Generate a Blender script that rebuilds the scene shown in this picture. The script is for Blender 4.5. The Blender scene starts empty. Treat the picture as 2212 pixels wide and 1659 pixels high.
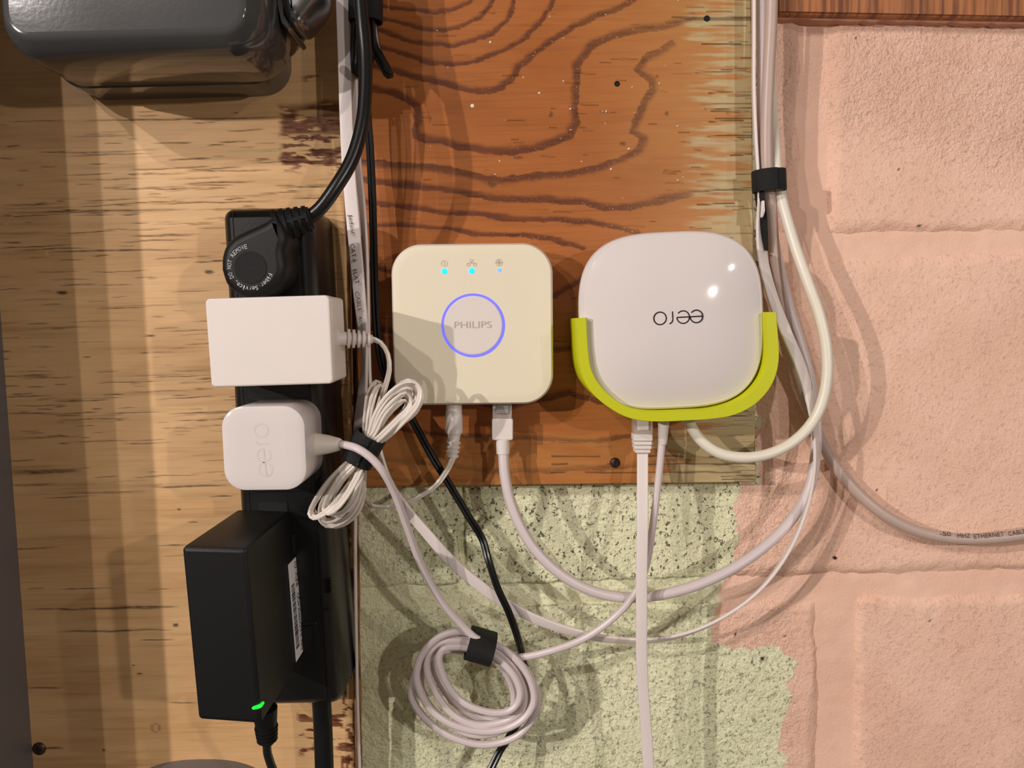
import bpy, math, random
import numpy as np
from mathutils import Matrix, Vector

SC = bpy.context.scene
random.seed(7)
rng = np.random.default_rng(11)

# ------------------------------------------------------------------ camera
F = 1671.0                      # focal length in pixels of the 2212 px wide frame
CAM = np.array([0.0, -0.477, 0.0])
PITCH, ROLL = math.radians(90 - 4.5), math.radians(-1.5)
cam_d = bpy.data.cameras.new('camera')
cam_d.sensor_width = 36.0
cam_d.lens = 36.0 * F / 2212.0
cam_d.clip_start = 0.01
cam = bpy.data.objects.new('camera', cam_d)
SC.collection.objects.link(cam)
MROT = Matrix.Rotation(PITCH, 4, 'X') @ Matrix.Rotation(ROLL, 4, 'Z')
cam.matrix_world = Matrix.Translation(Vector(CAM)) @ MROT
SC.camera = cam
RM = np.array(MROT.to_3x3())

# ------------------------------------------------------------------ world, lamps, exposure
world = bpy.data.worlds.new('basement_ambient')
SC.world = world
world.use_nodes = True
world.node_tree.nodes['Background'].inputs[0].default_value = (1.0, 0.83, 0.65, 1)
world.node_tree.nodes['Background'].inputs[1].default_value = 0.13

def bulb(name, loc, watts, col, radius=0.012):
    l = bpy.data.lights.new(name, 'POINT')
    l.energy = watts; l.color = col; l.shadow_soft_size = radius
    o = bpy.data.objects.new(name, l); o.location = loc
    SC.collection.objects.link(o)
    return o
WARM = (1.0, 0.915, 0.865)
bulb('ceiling_bulb', (-1.20, -1.25, 0.35), 55, WARM)
bulb('ceiling_bulb', (-1.08, -1.42, 0.80), 34, WARM)
bulb('ceiling_bulb', (-0.90, -1.55, 0.95), 27, WARM)
bulb('ceiling_bulb', (0.56, -0.98, 0.16), 10.5, WARM)
bulb('ceiling_bulb', (1.05, -1.20, 0.55), 8.5, WARM)

SC.view_settings.view_transform = 'Standard'
SC.view_settings.look = 'None'
SC.view_settings.gamma = 1.0
SC.view_settings.use_curve_mapping = False
SC.view_settings.exposure = -0.12

# ------------------------------------------------------------------ measuring helpers
def rays(px, py):
    px = np.asarray(px, float); py = np.asarray(py, float)
    l = np.stack([(px - 1106.0) / F, -(py - 829.5) / F, -np.ones_like(px)], -1)
    return l @ RM.T
def P(px, py, d):
    """point of the plane d metres in front of the block wall, seen at a pixel of the photograph"""
    r = rays(px, py)
    t = (-np.asarray(d, float) - CAM[1]) / r[..., 1]
    return CAM + r * t[..., None]
def proj(v):
    l = (np.asarray(v) - CAM) @ RM
    return 1106.0 + F * l[..., 0] / -l[..., 2], 829.5 - F * l[..., 1] / -l[..., 2]
def P2(pts, d):
    return np.array([[P(x, y, d)[0], P(x, y, d)[2]] for x, y in pts])
def on_plane(px, py, p0, n):
    r = rays(px, py)
    return CAM + r * (np.dot(p0 - CAM, n) / np.dot(r, n))
def mpp(d): return (0.477 - d) / F

# ------------------------------------------------------------------ noise
def _hash(ix, iy, s):
    h = (ix.astype(np.int64) * 374761393 + iy.astype(np.int64) * 668265263 + s * 982451653) & 0xffffffff
    h = ((h ^ (h >> 13)) * 1274126177) & 0xffffffff
    return ((h ^ (h >> 16)) & 0xffff) / 65535.0
def vnoise(x, y, s=0):
    ix = np.floor(x); iy = np.floor(y); fx = x - ix; fy = y - iy
    fx = fx * fx * (3 - 2 * fx); fy = fy * fy * (3 - 2 * fy)
    a = _hash(ix, iy, s); b = _hash(ix + 1, iy, s); c = _hash(ix, iy + 1, s); d = _hash(ix + 1, iy + 1, s)
    return (a * (1 - fx) + b * fx) * (1 - fy) + (c * (1 - fx) + d * fx) * fy
def fbm(x, y, s=0, o=4):
    v = 0; a = .5; t = 0
    for k in range(o):
        v = v + a * vnoise(x, y, s + k * 17); t += a; x = x * 2.03; y = y * 2.03; a *= .5
    return v / t
def sstep(a, b, x):
    t = np.clip((x - a) / (b - a), 0, 1)
    return t * t * (3 - 2 * t)

# ------------------------------------------------------------------ materials
def lin(c):
    o = []
    for v in c:
        v /= 255.0
        o.append(v / 12.92 if v <= .04045 else ((v + .055) / 1.055) ** 2.4)
    return (*o, 1.0)
def new_mat(name):
    m = bpy.data.materials.new(name); m.use_nodes = True
    nt = m.node_tree
    return m, nt, nt.nodes['Principled BSDF']
def N(nt, kind, **kw):
    n = nt.nodes.new(kind)
    for k, v in kw.items():
        if hasattr(n, k): setattr(n, k, v)
        else: n.inputs[k.replace('_', ' ')].default_value = v
    return n
def L(nt, a, b): nt.links.new(a, b)
def objcoord(nt, scale=(1, 1, 1)):
    g = nt.nodes.new('ShaderNodeNewGeometry')
    mp = nt.nodes.new('ShaderNodeMapping'); mp.inputs['Scale'].default_value = scale
    L(nt, g.outputs['Position'], mp.inputs['Vector'])
    return mp.outputs['Vector']
def noise(nt, vec, scale, detail=3.0, rough=.55):
    n = N(nt, 'ShaderNodeTexNoise'); n.inputs['Scale'].default_value = scale
    n.inputs['Detail'].default_value = detail; n.inputs['Roughness'].default_value = rough
    L(nt, vec, n.inputs['Vector'])
    return n.outputs['Fac']
def mix(nt, fac, a, b, mode='MIX'):
    n = N(nt, 'ShaderNodeMix', data_type='RGBA', blend_type=mode)
    for i, v in ((0, fac), (6, a), (7, b)):
        if hasattr(v, 'is_output'): L(nt, v, n.inputs[i])
        else: n.inputs[i].default_value = v
    return n.outputs[2]
def ramp(nt, val, lo, hi):
    n = N(nt, 'ShaderNodeMapRange'); n.inputs[1].default_value = lo; n.inputs[2].default_value = hi
    n.interpolation_type = 'SMOOTHSTEP'
    L(nt, val, n.inputs[0]); return n.outputs[0]
def mth(nt, op, a, b=0.0):
    n = N(nt, 'ShaderNodeMath', operation=op)
    for i, v in ((0, a), (1, b)):
        if hasattr(v, 'is_output'): L(nt, v, n.inputs[i])
        else: n.inputs[i].default_value = v
    return n.outputs[0]
def attr(nt, name):
    n = N(nt, 'ShaderNodeAttribute'); n.attribute_name = name
    return n.outputs['Fac']
def bump(nt, b, height, dist, strength=1.0, prev=None):
    n = N(nt, 'ShaderNodeBump'); n.inputs['Distance'].default_value = dist; n.inputs['Strength'].default_value = strength
    L(nt, height, n.inputs['Height'])
    if prev is not None: L(nt, prev, n.inputs['Normal'])
    L(nt, n.outputs[0], b.inputs['Normal'])
    return n.outputs[0]

def plastic(name, rgb, rough=.4, var=.06, grain=1500, bd=0.00004, spec=.5, metal=0.0, coat=0.0, scale_var=60):
    m, nt, b = new_mat(name)
    v = objcoord(nt)
    c = lin(rgb); d = tuple(x * (1 - var) for x in c[:3]) + (1,)
    L(nt, mix(nt, noise(nt, v, scale_var), c, d), b.inputs['Base Color'])
    b.inputs['Roughness'].default_value = rough
    b.inputs['Specular IOR Level'].default_value = spec
    b.inputs['Metallic'].default_value = metal
    b.inputs['Coat Weight'].default_value = coat
    b.inputs['Coat Roughness'].default_value = .03
    if bd: bump(nt, b, noise(nt, v, grain, 2), bd)
    return m
def glow(name, rgb, strength):
    m, nt, b = new_mat(name)
    b.inputs['Base Color'].default_value = lin(rgb)
    b.inputs['Emission Color'].default_value = lin(rgb)
    b.inputs['Emission Strength'].default_value = strength
    return m

M = {}
M['white'] = plastic('white_plastic', (238, 228, 222), .42)
M['white_gloss'] = plastic('glossy_white_plastic', (228, 219, 216), .10, .02, bd=0, coat=.25, spec=.4)
M['cable_white'] = plastic('white_cable_sheath', (236, 224, 220), .38, .05)
M['cable_cream'] = plastic('cream_white_cable_sheath', (238, 230, 214), .35, .05)
M['cable_lilac'] = plastic('cool_white_cable_sheath', (222, 208, 208), .36, .05)
M['cable_grey'] = plastic('pinkish_grey_cable_sheath', (196, 172, 160), .4, .06)
M['thin_white'] = plastic('thin_white_cord_sheath', (234, 224, 214), .35, .05)
M['cream'] = plastic('cream_matte_plastic', (238, 227, 202), .5, .03)
M['cream_side'] = plastic('white_matte_plastic', (240, 232, 220), .45, .03)
M['button'] = plastic('pale_button_plastic', (232, 222, 216), .45, .02)
M['print_grey'] = plastic('pale_grey_print', (190, 180, 174), .5, .02, bd=0)
M['icon_grey'] = plastic('faint_grey_print', (212, 198, 178), .5, .02, bd=0)
M['black'] = plastic('black_plastic', (18, 18, 18), .32, .15, 1200, .00003)
M['black_matte'] = plastic('matte_black_plastic', (15, 15, 15), .5, .15, 1500, .00006, spec=.35)
M['black_cord'] = plastic('black_cord_sheath', (20, 20, 20), .3, .15, 900, .00003)
M['slot'] = plastic('dark_recess', (6, 6, 6), .8, .1)
M['velcro'] = plastic('black_woven_strap', (11, 11, 12), .7, .5, 2600, .0004, scale_var=1800)
M['grey_paint'] = plastic('glossy_grey_enamel', (74, 74, 74), .11, .06, 400, .00002, coat=.3)
M['grey_dark'] = plastic('grey_enamel', (112, 108, 110), .35, .06, 400, .00002)
M['chrome'] = plastic('zinc_metal', (150, 150, 152), .28, .1, 300, .00003, metal=.9)
M['steel_dark'] = plastic('dark_steel', (74, 50, 40), .42, .25, 500, .0001, metal=.3)
M['lime'] = plastic('lime_printed_plastic', (204, 208, 6), .5, .05, 900, .00008)
M['label'] = plastic('white_label_paper', (240, 236, 236), .5, .02, bd=0)
M['ink'] = plastic('black_ink', (22, 20, 24), .5, .05, bd=0)
M['logo_ink'] = plastic('dark_foil_print', (46, 30, 44), .15, .1, bd=0, metal=.3)
M['print_white'] = plastic('white_moulded_print', (196, 196, 196), .5, .05, bd=0)
M['emboss'] = plastic('pale_relief_lettering', (224, 214, 208), .12, .02, bd=0, coat=.5)
M['fleck'] = plastic('white_paint_fleck', (232, 222, 208), .6, .1, bd=0)
M['led_blue'] = glow('cyan_blue_led', (10, 165, 255), 2.2)
M['led_dim'] = glow('soft_blue_led', (90, 150, 255), 1.4)
M['ring'] = glow('violet_blue_ring', (92, 92, 255), 1.3)
M['led_green'] = glow('green_led', (20, 225, 50), 1.5)
def clear():
    m, nt, b = new_mat('clear_plastic')
    b.inputs['Base Color'].default_value = lin((246, 240, 238))
    b.inputs['Roughness'].default_value = .12
    b.inputs['Transmission Weight'].default_value = .65
    b.inputs['IOR'].default_value = 1.35
    return m
M['clear'] = clear()

def plywood_mat():
    m, nt, b = new_mat('pale_plywood')
    v1 = objcoord(nt, (9, 1, 150)); v2 = objcoord(nt, (14, 6, 600)); v3 = objcoord(nt, (6, 3, 26))
    base = mix(nt, ramp(nt, noise(nt, v3, 1.0, 4), .3, .7), lin((224, 182, 132)), lin((204, 160, 110)))
    base = mix(nt, mth(nt, 'MULTIPLY', ramp(nt, noise(nt, v1, 1.0, 4, .6), .45, .8), .55), base, lin((150, 108, 66)))
    base = mix(nt, mth(nt, 'MULTIPLY', ramp(nt, noise(nt, v2, 1.0, 3, .6), .5, .8), .25), base, lin((120, 82, 46)))
    base = mix(nt, attr(nt, 'pale'), base, lin((216, 176, 128)))
    base = mix(nt, attr(nt, 'crack'), base, lin((52, 36, 22)))
    base = mix(nt, attr(nt, 'stain'), base, lin((84, 30, 11)))
    base = mix(nt, attr(nt, 'green'), base, lin((132, 140, 74)))
    L(nt, base, b.inputs['Base Color'])
    b.inputs['Roughness'].default_value = .5
    b.inputs['Specular IOR Level'].default_value = .3
    n1 = bump(nt, b, noise(nt, v2, 1.0, 3), .0002, .6)
    bump(nt, b, mth(nt, 'SUBTRACT', 1.0, attr(nt, 'crack')), .0006, .8, n1)
    return m
def board_mat():
    m, nt, b = new_mat('red_brown_plywood')
    v1 = objcoord(nt, (20, 4, 520)); v2 = objcoord(nt, (900, 900, 900)); v3 = objcoord(nt, (8, 5, 30))
    base = mix(nt, ramp(nt, noise(nt, v3, 1.0, 4), .3, .7), lin((178, 108, 54)), lin((160, 92, 42)))
    base = mix(nt, mth(nt, 'MULTIPLY', ramp(nt, noise(nt, v1, 1.0, 3, .6), .45, .75), .35), base, lin((118, 68, 34)))
    base = mix(nt, attr(nt, 'grain'), base, lin((84, 42, 27)))
    spk = ramp(nt, noise(nt, v2, 1.0, 2), .63, .72)
    base = mix(nt, mth(nt, 'MULTIPLY', spk, attr(nt, 'spark')), base, lin((200, 168, 146)))
    base = mix(nt, attr(nt, 'tan'), base, lin((186, 132, 74)))
    base = mix(nt, attr(nt, 'pale'), base, lin((190, 180, 138)))
    base = mix(nt, attr(nt, 'crack'), base, lin((66, 44, 26)))
    L(nt, base, b.inputs['Base Color'])
    b.inputs['Roughness'].default_value = .42
    b.inputs['Specular IOR Level'].default_value = .35
    n1 = bump(nt, b, noise(nt, v1, 1.0, 3), .0002, .6)
    bump(nt, b, mth(nt, 'SUBTRACT', 1.0, attr(nt, 'crack')), .0006, .8, n1)
    return m
def wall_mat():
    m, nt, b = new_mat('painted_concrete_block')
    v = objcoord(nt)
    vs = objcoord(nt, (430, 430, 360)); vt = objcoord(nt, (560, 560, 560)); vl = objcoord(nt, (14, 14, 14))
    green = mix(nt, ramp(nt, noise(nt, vl, 1.0, 4), .3, .7), lin((244, 243, 206)), lin((234, 234, 194)))
    pink = mix(nt, ramp(nt, noise(nt, vl, 1.3, 4), .3, .7), lin((246, 205, 182)), lin((238, 194, 170)))
    base = mix(nt, attr(nt, 'pink'), green, pink)
    pit = ramp(nt, noise(nt, vs, 1.0, 3.0, .65), .585, .65)
    pit2 = mth(nt, 'MULTIPLY', pit, attr(nt, 'pits'))
    hollow_tone = mth(nt, 'MULTIPLY', ramp(nt, noise(nt, vt, 1.0, 3, .6), .50, .36), mth(nt, 'SUBTRACT', 1.0, attr(nt, 'pink')))  # darker tone in the low spots of the bump noise, green area only
    base = mix(nt, mth(nt, 'MULTIPLY', hollow_tone, .24), base, lin((146, 142, 102)))
    base = mix(nt, mth(nt, 'MULTIPLY', pit2, .85), base, lin((52, 48, 38)))
    base = mix(nt, attr(nt, 'dark'), base, lin((54, 46, 36)))
    L(nt, base, b.inputs['Base Color'])
    b.inputs['Roughness'].default_value = .6
    b.inputs['Specular IOR Level'].default_value = .3
    h = noise(nt, vt, 1.0, 3, .6)
    hm = mth(nt, 'MULTIPLY', h, attr(nt, 'rough'))
    n1 = bump(nt, b, hm, .0028, .6)
    bump(nt, b, mth(nt, 'SUBTRACT', 1.0, pit2), .0012, .8, n1)
    return m
def beam_mat():
    m, nt, b = new_mat('rough_beam_wood')
    v1 = objcoord(nt, (320, 40, 12)); v2 = objcoord(nt, (40, 40, 400))
    base = mix(nt, ramp(nt, noise(nt, v1, 1.0, 3), .35, .7), lin((176, 112, 66)), lin((112, 62, 34)))
    L(nt, base, b.inputs['Base Color']); b.inputs['Roughness'].default_value = .6
    bump(nt, b, noise(nt, v1, 1.0, 3), .0006)
    return m
def edge_mat():
    m, nt, b = new_mat('plywood_edge_plies')
    v1 = objcoord(nt, (3, 330, 60)); v2 = objcoord(nt, (5, 900, 9))
    base = mix(nt, ramp(nt, noise(nt, v1, 1.0, 2), .35, .65), lin((178, 132, 84)), lin((104, 66, 38)))
    L(nt, base, b.inputs['Base Color']); b.inputs['Roughness'].default_value = .7
    bump(nt, b, noise(nt, v1, 1.0, 3), .0006)
    return m
M['plywood'] = plywood_mat(); M['board'] = board_mat(); M['wall'] = wall_mat(); M['beam'] = beam_mat(); M['edge'] = edge_mat()

# ------------------------------------------------------------------ mesh building
class MB:
    """collects quads/ngons of ONE mesh"""
    def __init__(s): s.v = []; s.f = []; s.n = 0
    def add(s, verts, faces):
        verts = np.asarray(verts, float)
        s.v.append(verts); s.f += [tuple(i + s.n for i in f) for f in faces]; s.n += len(verts)
        return s
def loft(rings, cap0=True, cap1=True):
    n = len(rings[0]); f = []
    for k in range(len(rings) - 1):
        a, b = k * n, (k + 1) * n
        for i in range(n):
            j = (i + 1) % n
            f.append((a + i, a + j, b + j, b + i))
    if cap0: f.append(tuple(reversed(range(n))))
    if cap1: f.append(tuple(range((len(rings) - 1) * n, len(rings) * n)))
    return np.concatenate(rings), f
LOC = {}
def link(name, me, parent):
    o = bpy.data.objects.new(name, me); SC.collection.objects.link(o)
    if parent is not None:
        o.parent = parent; LOC[o] = LOC[parent]
    return o
def tag(o, label, cat, group=None):
    o['label'] = label; o['category'] = cat
    if group: o['group'] = group
    return o
def thing(name, loc, label, cat, group=None):
    o = bpy.data.objects.new(name, None); SC.collection.objects.link(o)
    o.empty_display_size = .01
    o.location = loc; LOC[o] = np.array(loc, float)
    return tag(o, label, cat, group)
def part(name, mb, mat, parent=None, smooth=True, angle=35, loc=None, label=None):
    v = np.concatenate(mb.v)
    if parent is None:
        base = np.array(loc if loc is not None else v.mean(0), float)
    else:
        base = LOC[parent]
    me = bpy.data.meshes.new(name)
    me.from_pydata((v - base).tolist(), [], mb.f)
    me.materials.append(M[mat])
    # consistent outward faces
    import bmesh
    bm = bmesh.new(); bm.from_mesh(me)
    bmesh.ops.recalc_face_normals(bm, faces=bm.faces)
    bm.to_mesh(me); bm.free()
    if smooth:
        me.polygons.foreach_set('use_smooth', [True] * len(me.polygons))
        me.set_sharp_from_angle(angle=math.radians(angle))
        for p in me.polygons:
            if len(p.vertices) > 6: p.use_smooth = False
    me.update()
    o = link(name, me, parent)
    if parent is None:
        o.location = base; LOC[o] = base
    if label: o['label'] = label
    return o

# ---- outlines in the wall plane (x, z)
def rounded(corners, rad, n=7):
    """corners (x,z) in order; rad one value or list"""
    c = np.asarray(corners, float); m = len(c); out = []
    for i in range(m):
        r = rad[i] if hasattr(rad, '__len__') else rad
        p, a, b = c[i], c[i - 1], c[(i + 1) % m]
        u = (a - p) / np.linalg.norm(a - p); w = (b - p) / np.linalg.norm(b - p)
        ang = math.acos(np.clip(u @ w, -1, 1))
        t = r / math.tan(ang / 2)
        s, e = p + u * t, p + w * t
        bis = (u + w) / np.linalg.norm(u + w); ctr = p + bis * r / math.sin(ang / 2)
        a0 = math.atan2(*(s - ctr)[::-1]); a1 = math.atan2(*(e - ctr)[::-1])
        da = (a1 - a0 + math.pi) % (2 * math.pi) - math.pi
        for k in range(n + 1):
            q = a0 + da * k / n
            out.append(ctr + r * np.array([math.cos(q), math.sin(q)]))
    return np.array(out)
def ellipse(cx, cz, a, b, n=40, rot=0.0, e=2.0):
    t = np.linspace(0, 2 * math.pi, n, endpoint=False)
    c, s = np.cos(t), np.sin(t)
    x = a * np.sign(c) * np.abs(c) ** (2 / e); z = b * np.sign(s) * np.abs(s) ** (2 / e)
    return np.stack([cx + x * math.cos(rot) - z * math.sin(rot), cz + x * math.sin(rot) + z * math.cos(rot)], -1)
def inset(o, d):
    if d == 0: return o
    t = np.roll(o, -1, 0) - np.roll(o, 1, 0)
    t /= np.linalg.norm(t, axis=1)[:, None] + 1e-12
    nrm = np.stack([-t[:, 1], t[:, 0]], -1)
    area = np.sum(o[:, 0] * np.roll(o[:, 1], -1) - np.roll(o[:, 0], -1) * o[:, 1])
    return o + nrm * d * (1 if area > 0 else -1)
def prism(o, layers, mb=None, cap0=True, cap1=True):
    """layers: (inset, depth in front of the wall)"""
    mb = mb or MB()
    rings = []
    for ins, d in layers:
        q = inset(o, ins)
        rings.append(np.stack([q[:, 0], np.full(len(q), -d), q[:, 1]], -1))
    return mb.add(*loft(rings, cap0, cap1))
def box(p0, p1, mb=None):
    (x0, y0, z0), (x1, y1, z1) = p0, p1
    v = [(x, y, z) for x in (x0, x1) for y in (y0, y1) for z in (z0, z1)]
    f = [(0, 1, 3, 2), (4, 6, 7, 5), (0, 4, 5, 1), (2, 3, 7, 6), (0, 2, 6, 4), (1, 5, 7, 3)]
    return (mb or MB()).add(v, f)
def obox(c, ax, ay, az, sx, sy, sz, mb=None):
    v = [np.asarray(c) + ax * sx * i + ay * sy * j + az * sz * k for i in (-.5, .5) for j in (-.5, .5) for k in (-.5, .5)]
    f = [(0, 1, 3, 2), (4, 6, 7, 5), (0, 4, 5, 1), (2, 3, 7, 6), (0, 2, 6, 4), (1, 5, 7, 3)]
    return (mb or MB()).add(v, f)

# ---- cables
def spline(pts, step=.0025):
    p = np.asarray(pts, float)
    p = np.concatenate([[2 * p[0] - p[1]], p, [2 * p[-1] - p[-2]]])
    k3 = p.shape[1]
    out = []
    for i in range(1, len(p) - 2):
        p0, p1, p2, p3 = p[i - 1:i + 3]
        d = [max(np.linalg.norm(b[:3] - a[:3]), 1e-6) ** .5 for a, b in ((p0, p1), (p1, p2), (p2, p3))]
        m1 = (p1 - p0) / d[0] - (p2 - p0) / (d[0] + d[1]) + (p2 - p1) / d[1]
        m2 = (p2 - p1) / d[1] - (p3 - p1) / (d[1] + d[2]) + (p3 - p2) / d[2]
        m1 *= d[1]; m2 *= d[1]
        n = max(2, int(np.linalg.norm(p2[:3] - p1[:3]) / step))
        for t in np.arange(n) / n:
            out.append((2*t**3-3*t**2+1)*p1 + (t**3-2*t**2+t)*m1 + (-2*t**3+3*t**2)*p2 + (t**3-t**2)*m2)
    out.append(p[-2])
    return np.array(out)
def unit(a): return a / (np.linalg.norm(a, axis=-1, keepdims=True) + 1e-12)
def frames(c, phi):
    t = unit(np.gradient(c, axis=0))
    y = np.array([0, 1.0, 0])
    w = np.cross(t, y)
    for i in range(len(w)):
        if np.linalg.norm(w[i]) < .15: w[i] = w[i - 1] if i else np.array([1.0, 0, 0])
    w = unit(w - t * np.sum(w * t, 1)[:, None]); n = np.cross(t, w)
    ph = np.radians(phi)[:, None]
    return t, w * np.cos(ph) + n * np.sin(ph), n * np.cos(ph) - w * np.sin(ph)
def sweep(c, phi, sect, mb=None, scale=None):
    t, w, n = frames(c, phi)
    rings = []
    for i in range(len(c)):
        s = sect if scale is None else sect * scale[i]
        rings.append(c[i] + s[:, :1] * w[i] + s[:, 1:] * n[i])
    return (mb or MB()).add(*loft(rings))
def circ(r, n=12, ox=0.0):
    t = np.linspace(0, 2 * math.pi, n, endpoint=False)
    return np.stack([ox + r * np.cos(t), r * np.sin(t)], -1)
def rrect(w, h, r, n=3): return rounded([(-w/2, -h/2), (w/2, -h/2), (w/2, h/2), (-w/2, h/2)], r, n)
def path(pxs, step=.0025):
    """pxs: (px, py, depth[, twist degrees])"""
    a = np.array([tuple(P(q[0], q[1], q[2])) + ((q[3],) if len(q) > 3 else (0.0,)) for q in pxs])
    s = spline(a, step)
    return s[:, :3], s[:, 3]
def tube(pxs, r, mb=None, n=12, step=.0025):
    c, ph = path(pxs, step); return sweep(c, ph, circ(r, n), mb)
def twin(pxs, r, mb=None, step=.002, n=8):
    c, ph = path(pxs, step); mb = mb or MB()
    sweep(c, ph, circ(r, n, -r * .88), mb); sweep(c, ph, circ(r, n, r * .88), mb)
    return mb
def flat(pxs, w, h, mb=None):
    c, ph = path(pxs); return sweep(c, ph, rrect(w, h, h * .35), mb)
def lathe(p0, p1, prof, mb=None, n=20, sq=1.0):
    """prof: (distance along axis 0..1, radius)"""
    p0 = np.asarray(p0, float); p1 = np.asarray(p1, float); a = p1 - p0
    t = unit(a); u = np.cross(t, [0, 1.0, 0])
    if np.linalg.norm(u) < .2: u = np.array([1.0, 0, 0])
    u = unit(u); v = np.cross(t, u)
    th = np.linspace(0, 2 * math.pi, n, endpoint=False)
    rings = [p0 + a * s + r * (np.cos(th)[:, None] * u + sq * np.sin(th)[:, None] * v) for s, r in prof]
    return (mb or MB()).add(*loft(rings))

# ---- lettering
_txt = {}
def glyphs(s):
    if s not in _txt:
        cu = bpy.data.curves.new('t', 'FONT'); cu.body = s; cu.size = 1.0; cu.resolution_u = 3
        cu.align_x = 'CENTER'; cu.align_y = 'CENTER'
        o = bpy.data.objects.new('t', cu); SC.collection.objects.link(o)
        bpy.context.view_layer.update()
        me = o.evaluated_get(bpy.context.evaluated_depsgraph_get()).to_mesh()
        v = np.array([x.co[:] for x in me.vertices]).reshape(-1, 3); f = [tuple(p.vertices) for p in me.polygons]
        o.to_mesh_clear()
        bpy.data.objects.remove(o); bpy.data.curves.remove(cu)
        _txt[s] = (v, f)
    return _txt[s]
def text(s, c, right, up, w=None, h=None, mb=None, bold=0):
    """lettering centred on c; w total width or h cap height in metres"""
    v, f = glyphs(s)
    if len(v) == 0: return mb or MB()
    x0, x1 = v[:, 0].min(), v[:, 0].max(); y0, y1 = v[:, 1].min(), v[:, 1].max()
    sy = h / (y1 - y0) if h else w / (x1 - x0)
    sx = w / (x1 - x0) if w else sy
    q = np.asarray(c) + (v[:, :1] - (x0 + x1) / 2) * sx * np.asarray(right) + (v[:, 1:2] - (y0 + y1) / 2) * sy * np.asarray(up)
    return (mb or MB()).add(q, f)
def stroke(pts, wid, mb, normal=(0, -1.0, 0), thick=.0001):
    """a flat stroke of ink along 3-D points"""
    c = np.asarray(pts, float); t = unit(np.gradient(c, axis=0)); n = np.asarray(normal, float)
    w = unit(np.cross(t, n)) * wid / 2
    v = np.concatenate([c - w, c + w]); k = len(c)
    return mb.add(v, [(i, i + 1, k + i + 1, k + i) for i in range(k - 1)])

# ================================================================== THE BLOCK WALL
def grid_mesh(name, X, Z, Y, attrs, mat, parent=None, loc=(0, 0, 0), skirt=None):
    """X, Z, Y arrays (rows, cols); skirt = y to which the border is extruded"""
    r, c = X.shape
    v = np.stack([X, Y, Z], -1).reshape(-1, 3)
    idx = np.arange(r * c).reshape(r, c)
    q = np.stack([idx[:-1, :-1], idx[:-1, 1:], idx[1:, 1:], idx[1:, :-1]], -1).reshape(-1, 4)
    at = {k: a.reshape(-1) for k, a in attrs.items()}
    if skirt is not None:
        b = np.concatenate([idx[0, :], idx[1:, -1], idx[-1, -2::-1], idx[-2:0:-1, 0]])
        sv = v[b].copy(); sv[:, 1] = skirt
        nb = np.arange(len(b)) + len(v)
        q = np.concatenate([q, np.stack([b, nb, np.roll(nb, -1), np.roll(b, -1)], -1)])
        at = {k: np.concatenate([a, a[b]]) for k, a in at.items()}
        v = np.concatenate([v, sv])
    me = bpy.data.meshes.new(name)
    base = LOC[parent] if parent is not None else np.array(loc, float)
    v = v - base
    me.vertices.add(len(v)); me.vertices.foreach_set('co', v.astype(np.float32).ravel())
    me.loops.add(q.size); me.loops.foreach_set('vertex_index', q.astype(np.int32).ravel())
    me.polygons.add(len(q)); me.polygons.foreach_set('loop_start', np.arange(0, q.size, 4, dtype=np.int32))
    me.polygons.foreach_set('use_smooth', np.ones(len(q), bool))
    me.update(calc_edges=True)
    for k, a in at.items():
        A = me.attributes.new(k, 'FLOAT', 'POINT'); A.data.foreach_set('value', a.astype(np.float32))
    me.materials.append(M[mat])
    me.validate()
    o = link(name, me, parent)
    if parent is None: o.location = loc; LOC[o] = base
    return o
def inpoly(px, py, poly):
    ins = np.zeros(px.shape, bool); n = len(poly)
    for i in range(n):
        x1, y1 = poly[i]; x2, y2 = poly[(i + 1) % n]
        if y1 == y2: continue
        cond = ((y1 > py) != (y2 > py)) & (px < (x2 - x1) * (py - y1) / (y2 - y1) + x1)
        ins ^= cond
    return ins
def seg_dist(px, py, pts, wid=None):
    """distance to a polyline, signed side, and interpolated width"""
    best = np.full(px.shape, 1e9); side = np.zeros(px.shape); wd = np.ones(px.shape)
    for i in range(len(pts) - 1):
        x1, y1 = pts[i]; x2, y2 = pts[i + 1]
        dx, dy = x2 - x1, y2 - y1; l2 = dx * dx + dy * dy
        t = np.clip(((px - x1) * dx + (py - y1) * dy) / l2, 0, 1)
        ex = px - x1 - t * dx; ey = py - y1 - t * dy
        d = np.hypot(ex, ey); m = d < best
        best[m] = d[m]; side[m] = np.sign(dx * ey - dy * ex)[m]
    return best, side
PINK = [(1640, -300), (1640, 1040), (1597, 1046), (1594, 1150), (1588, 1215), (1562, 1262), (1548, 1312), (1532, 1350), (1536, 1386),
        (1610, 1400), (1690, 1396), (1712, 1430), (1706, 1500), (1694, 1560), (1690, 1660), (1690, 2000), (3200, 2000), (3200, -300)]
def paint(px, py):
    jx = (fbm(px / 26, py / 26, 3) - .5) * 40; jy = (fbm(px / 26, py / 26, 9) - .5) * 40
    return inpoly(px + jx, py + jy, PINK).astype(float)
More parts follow.
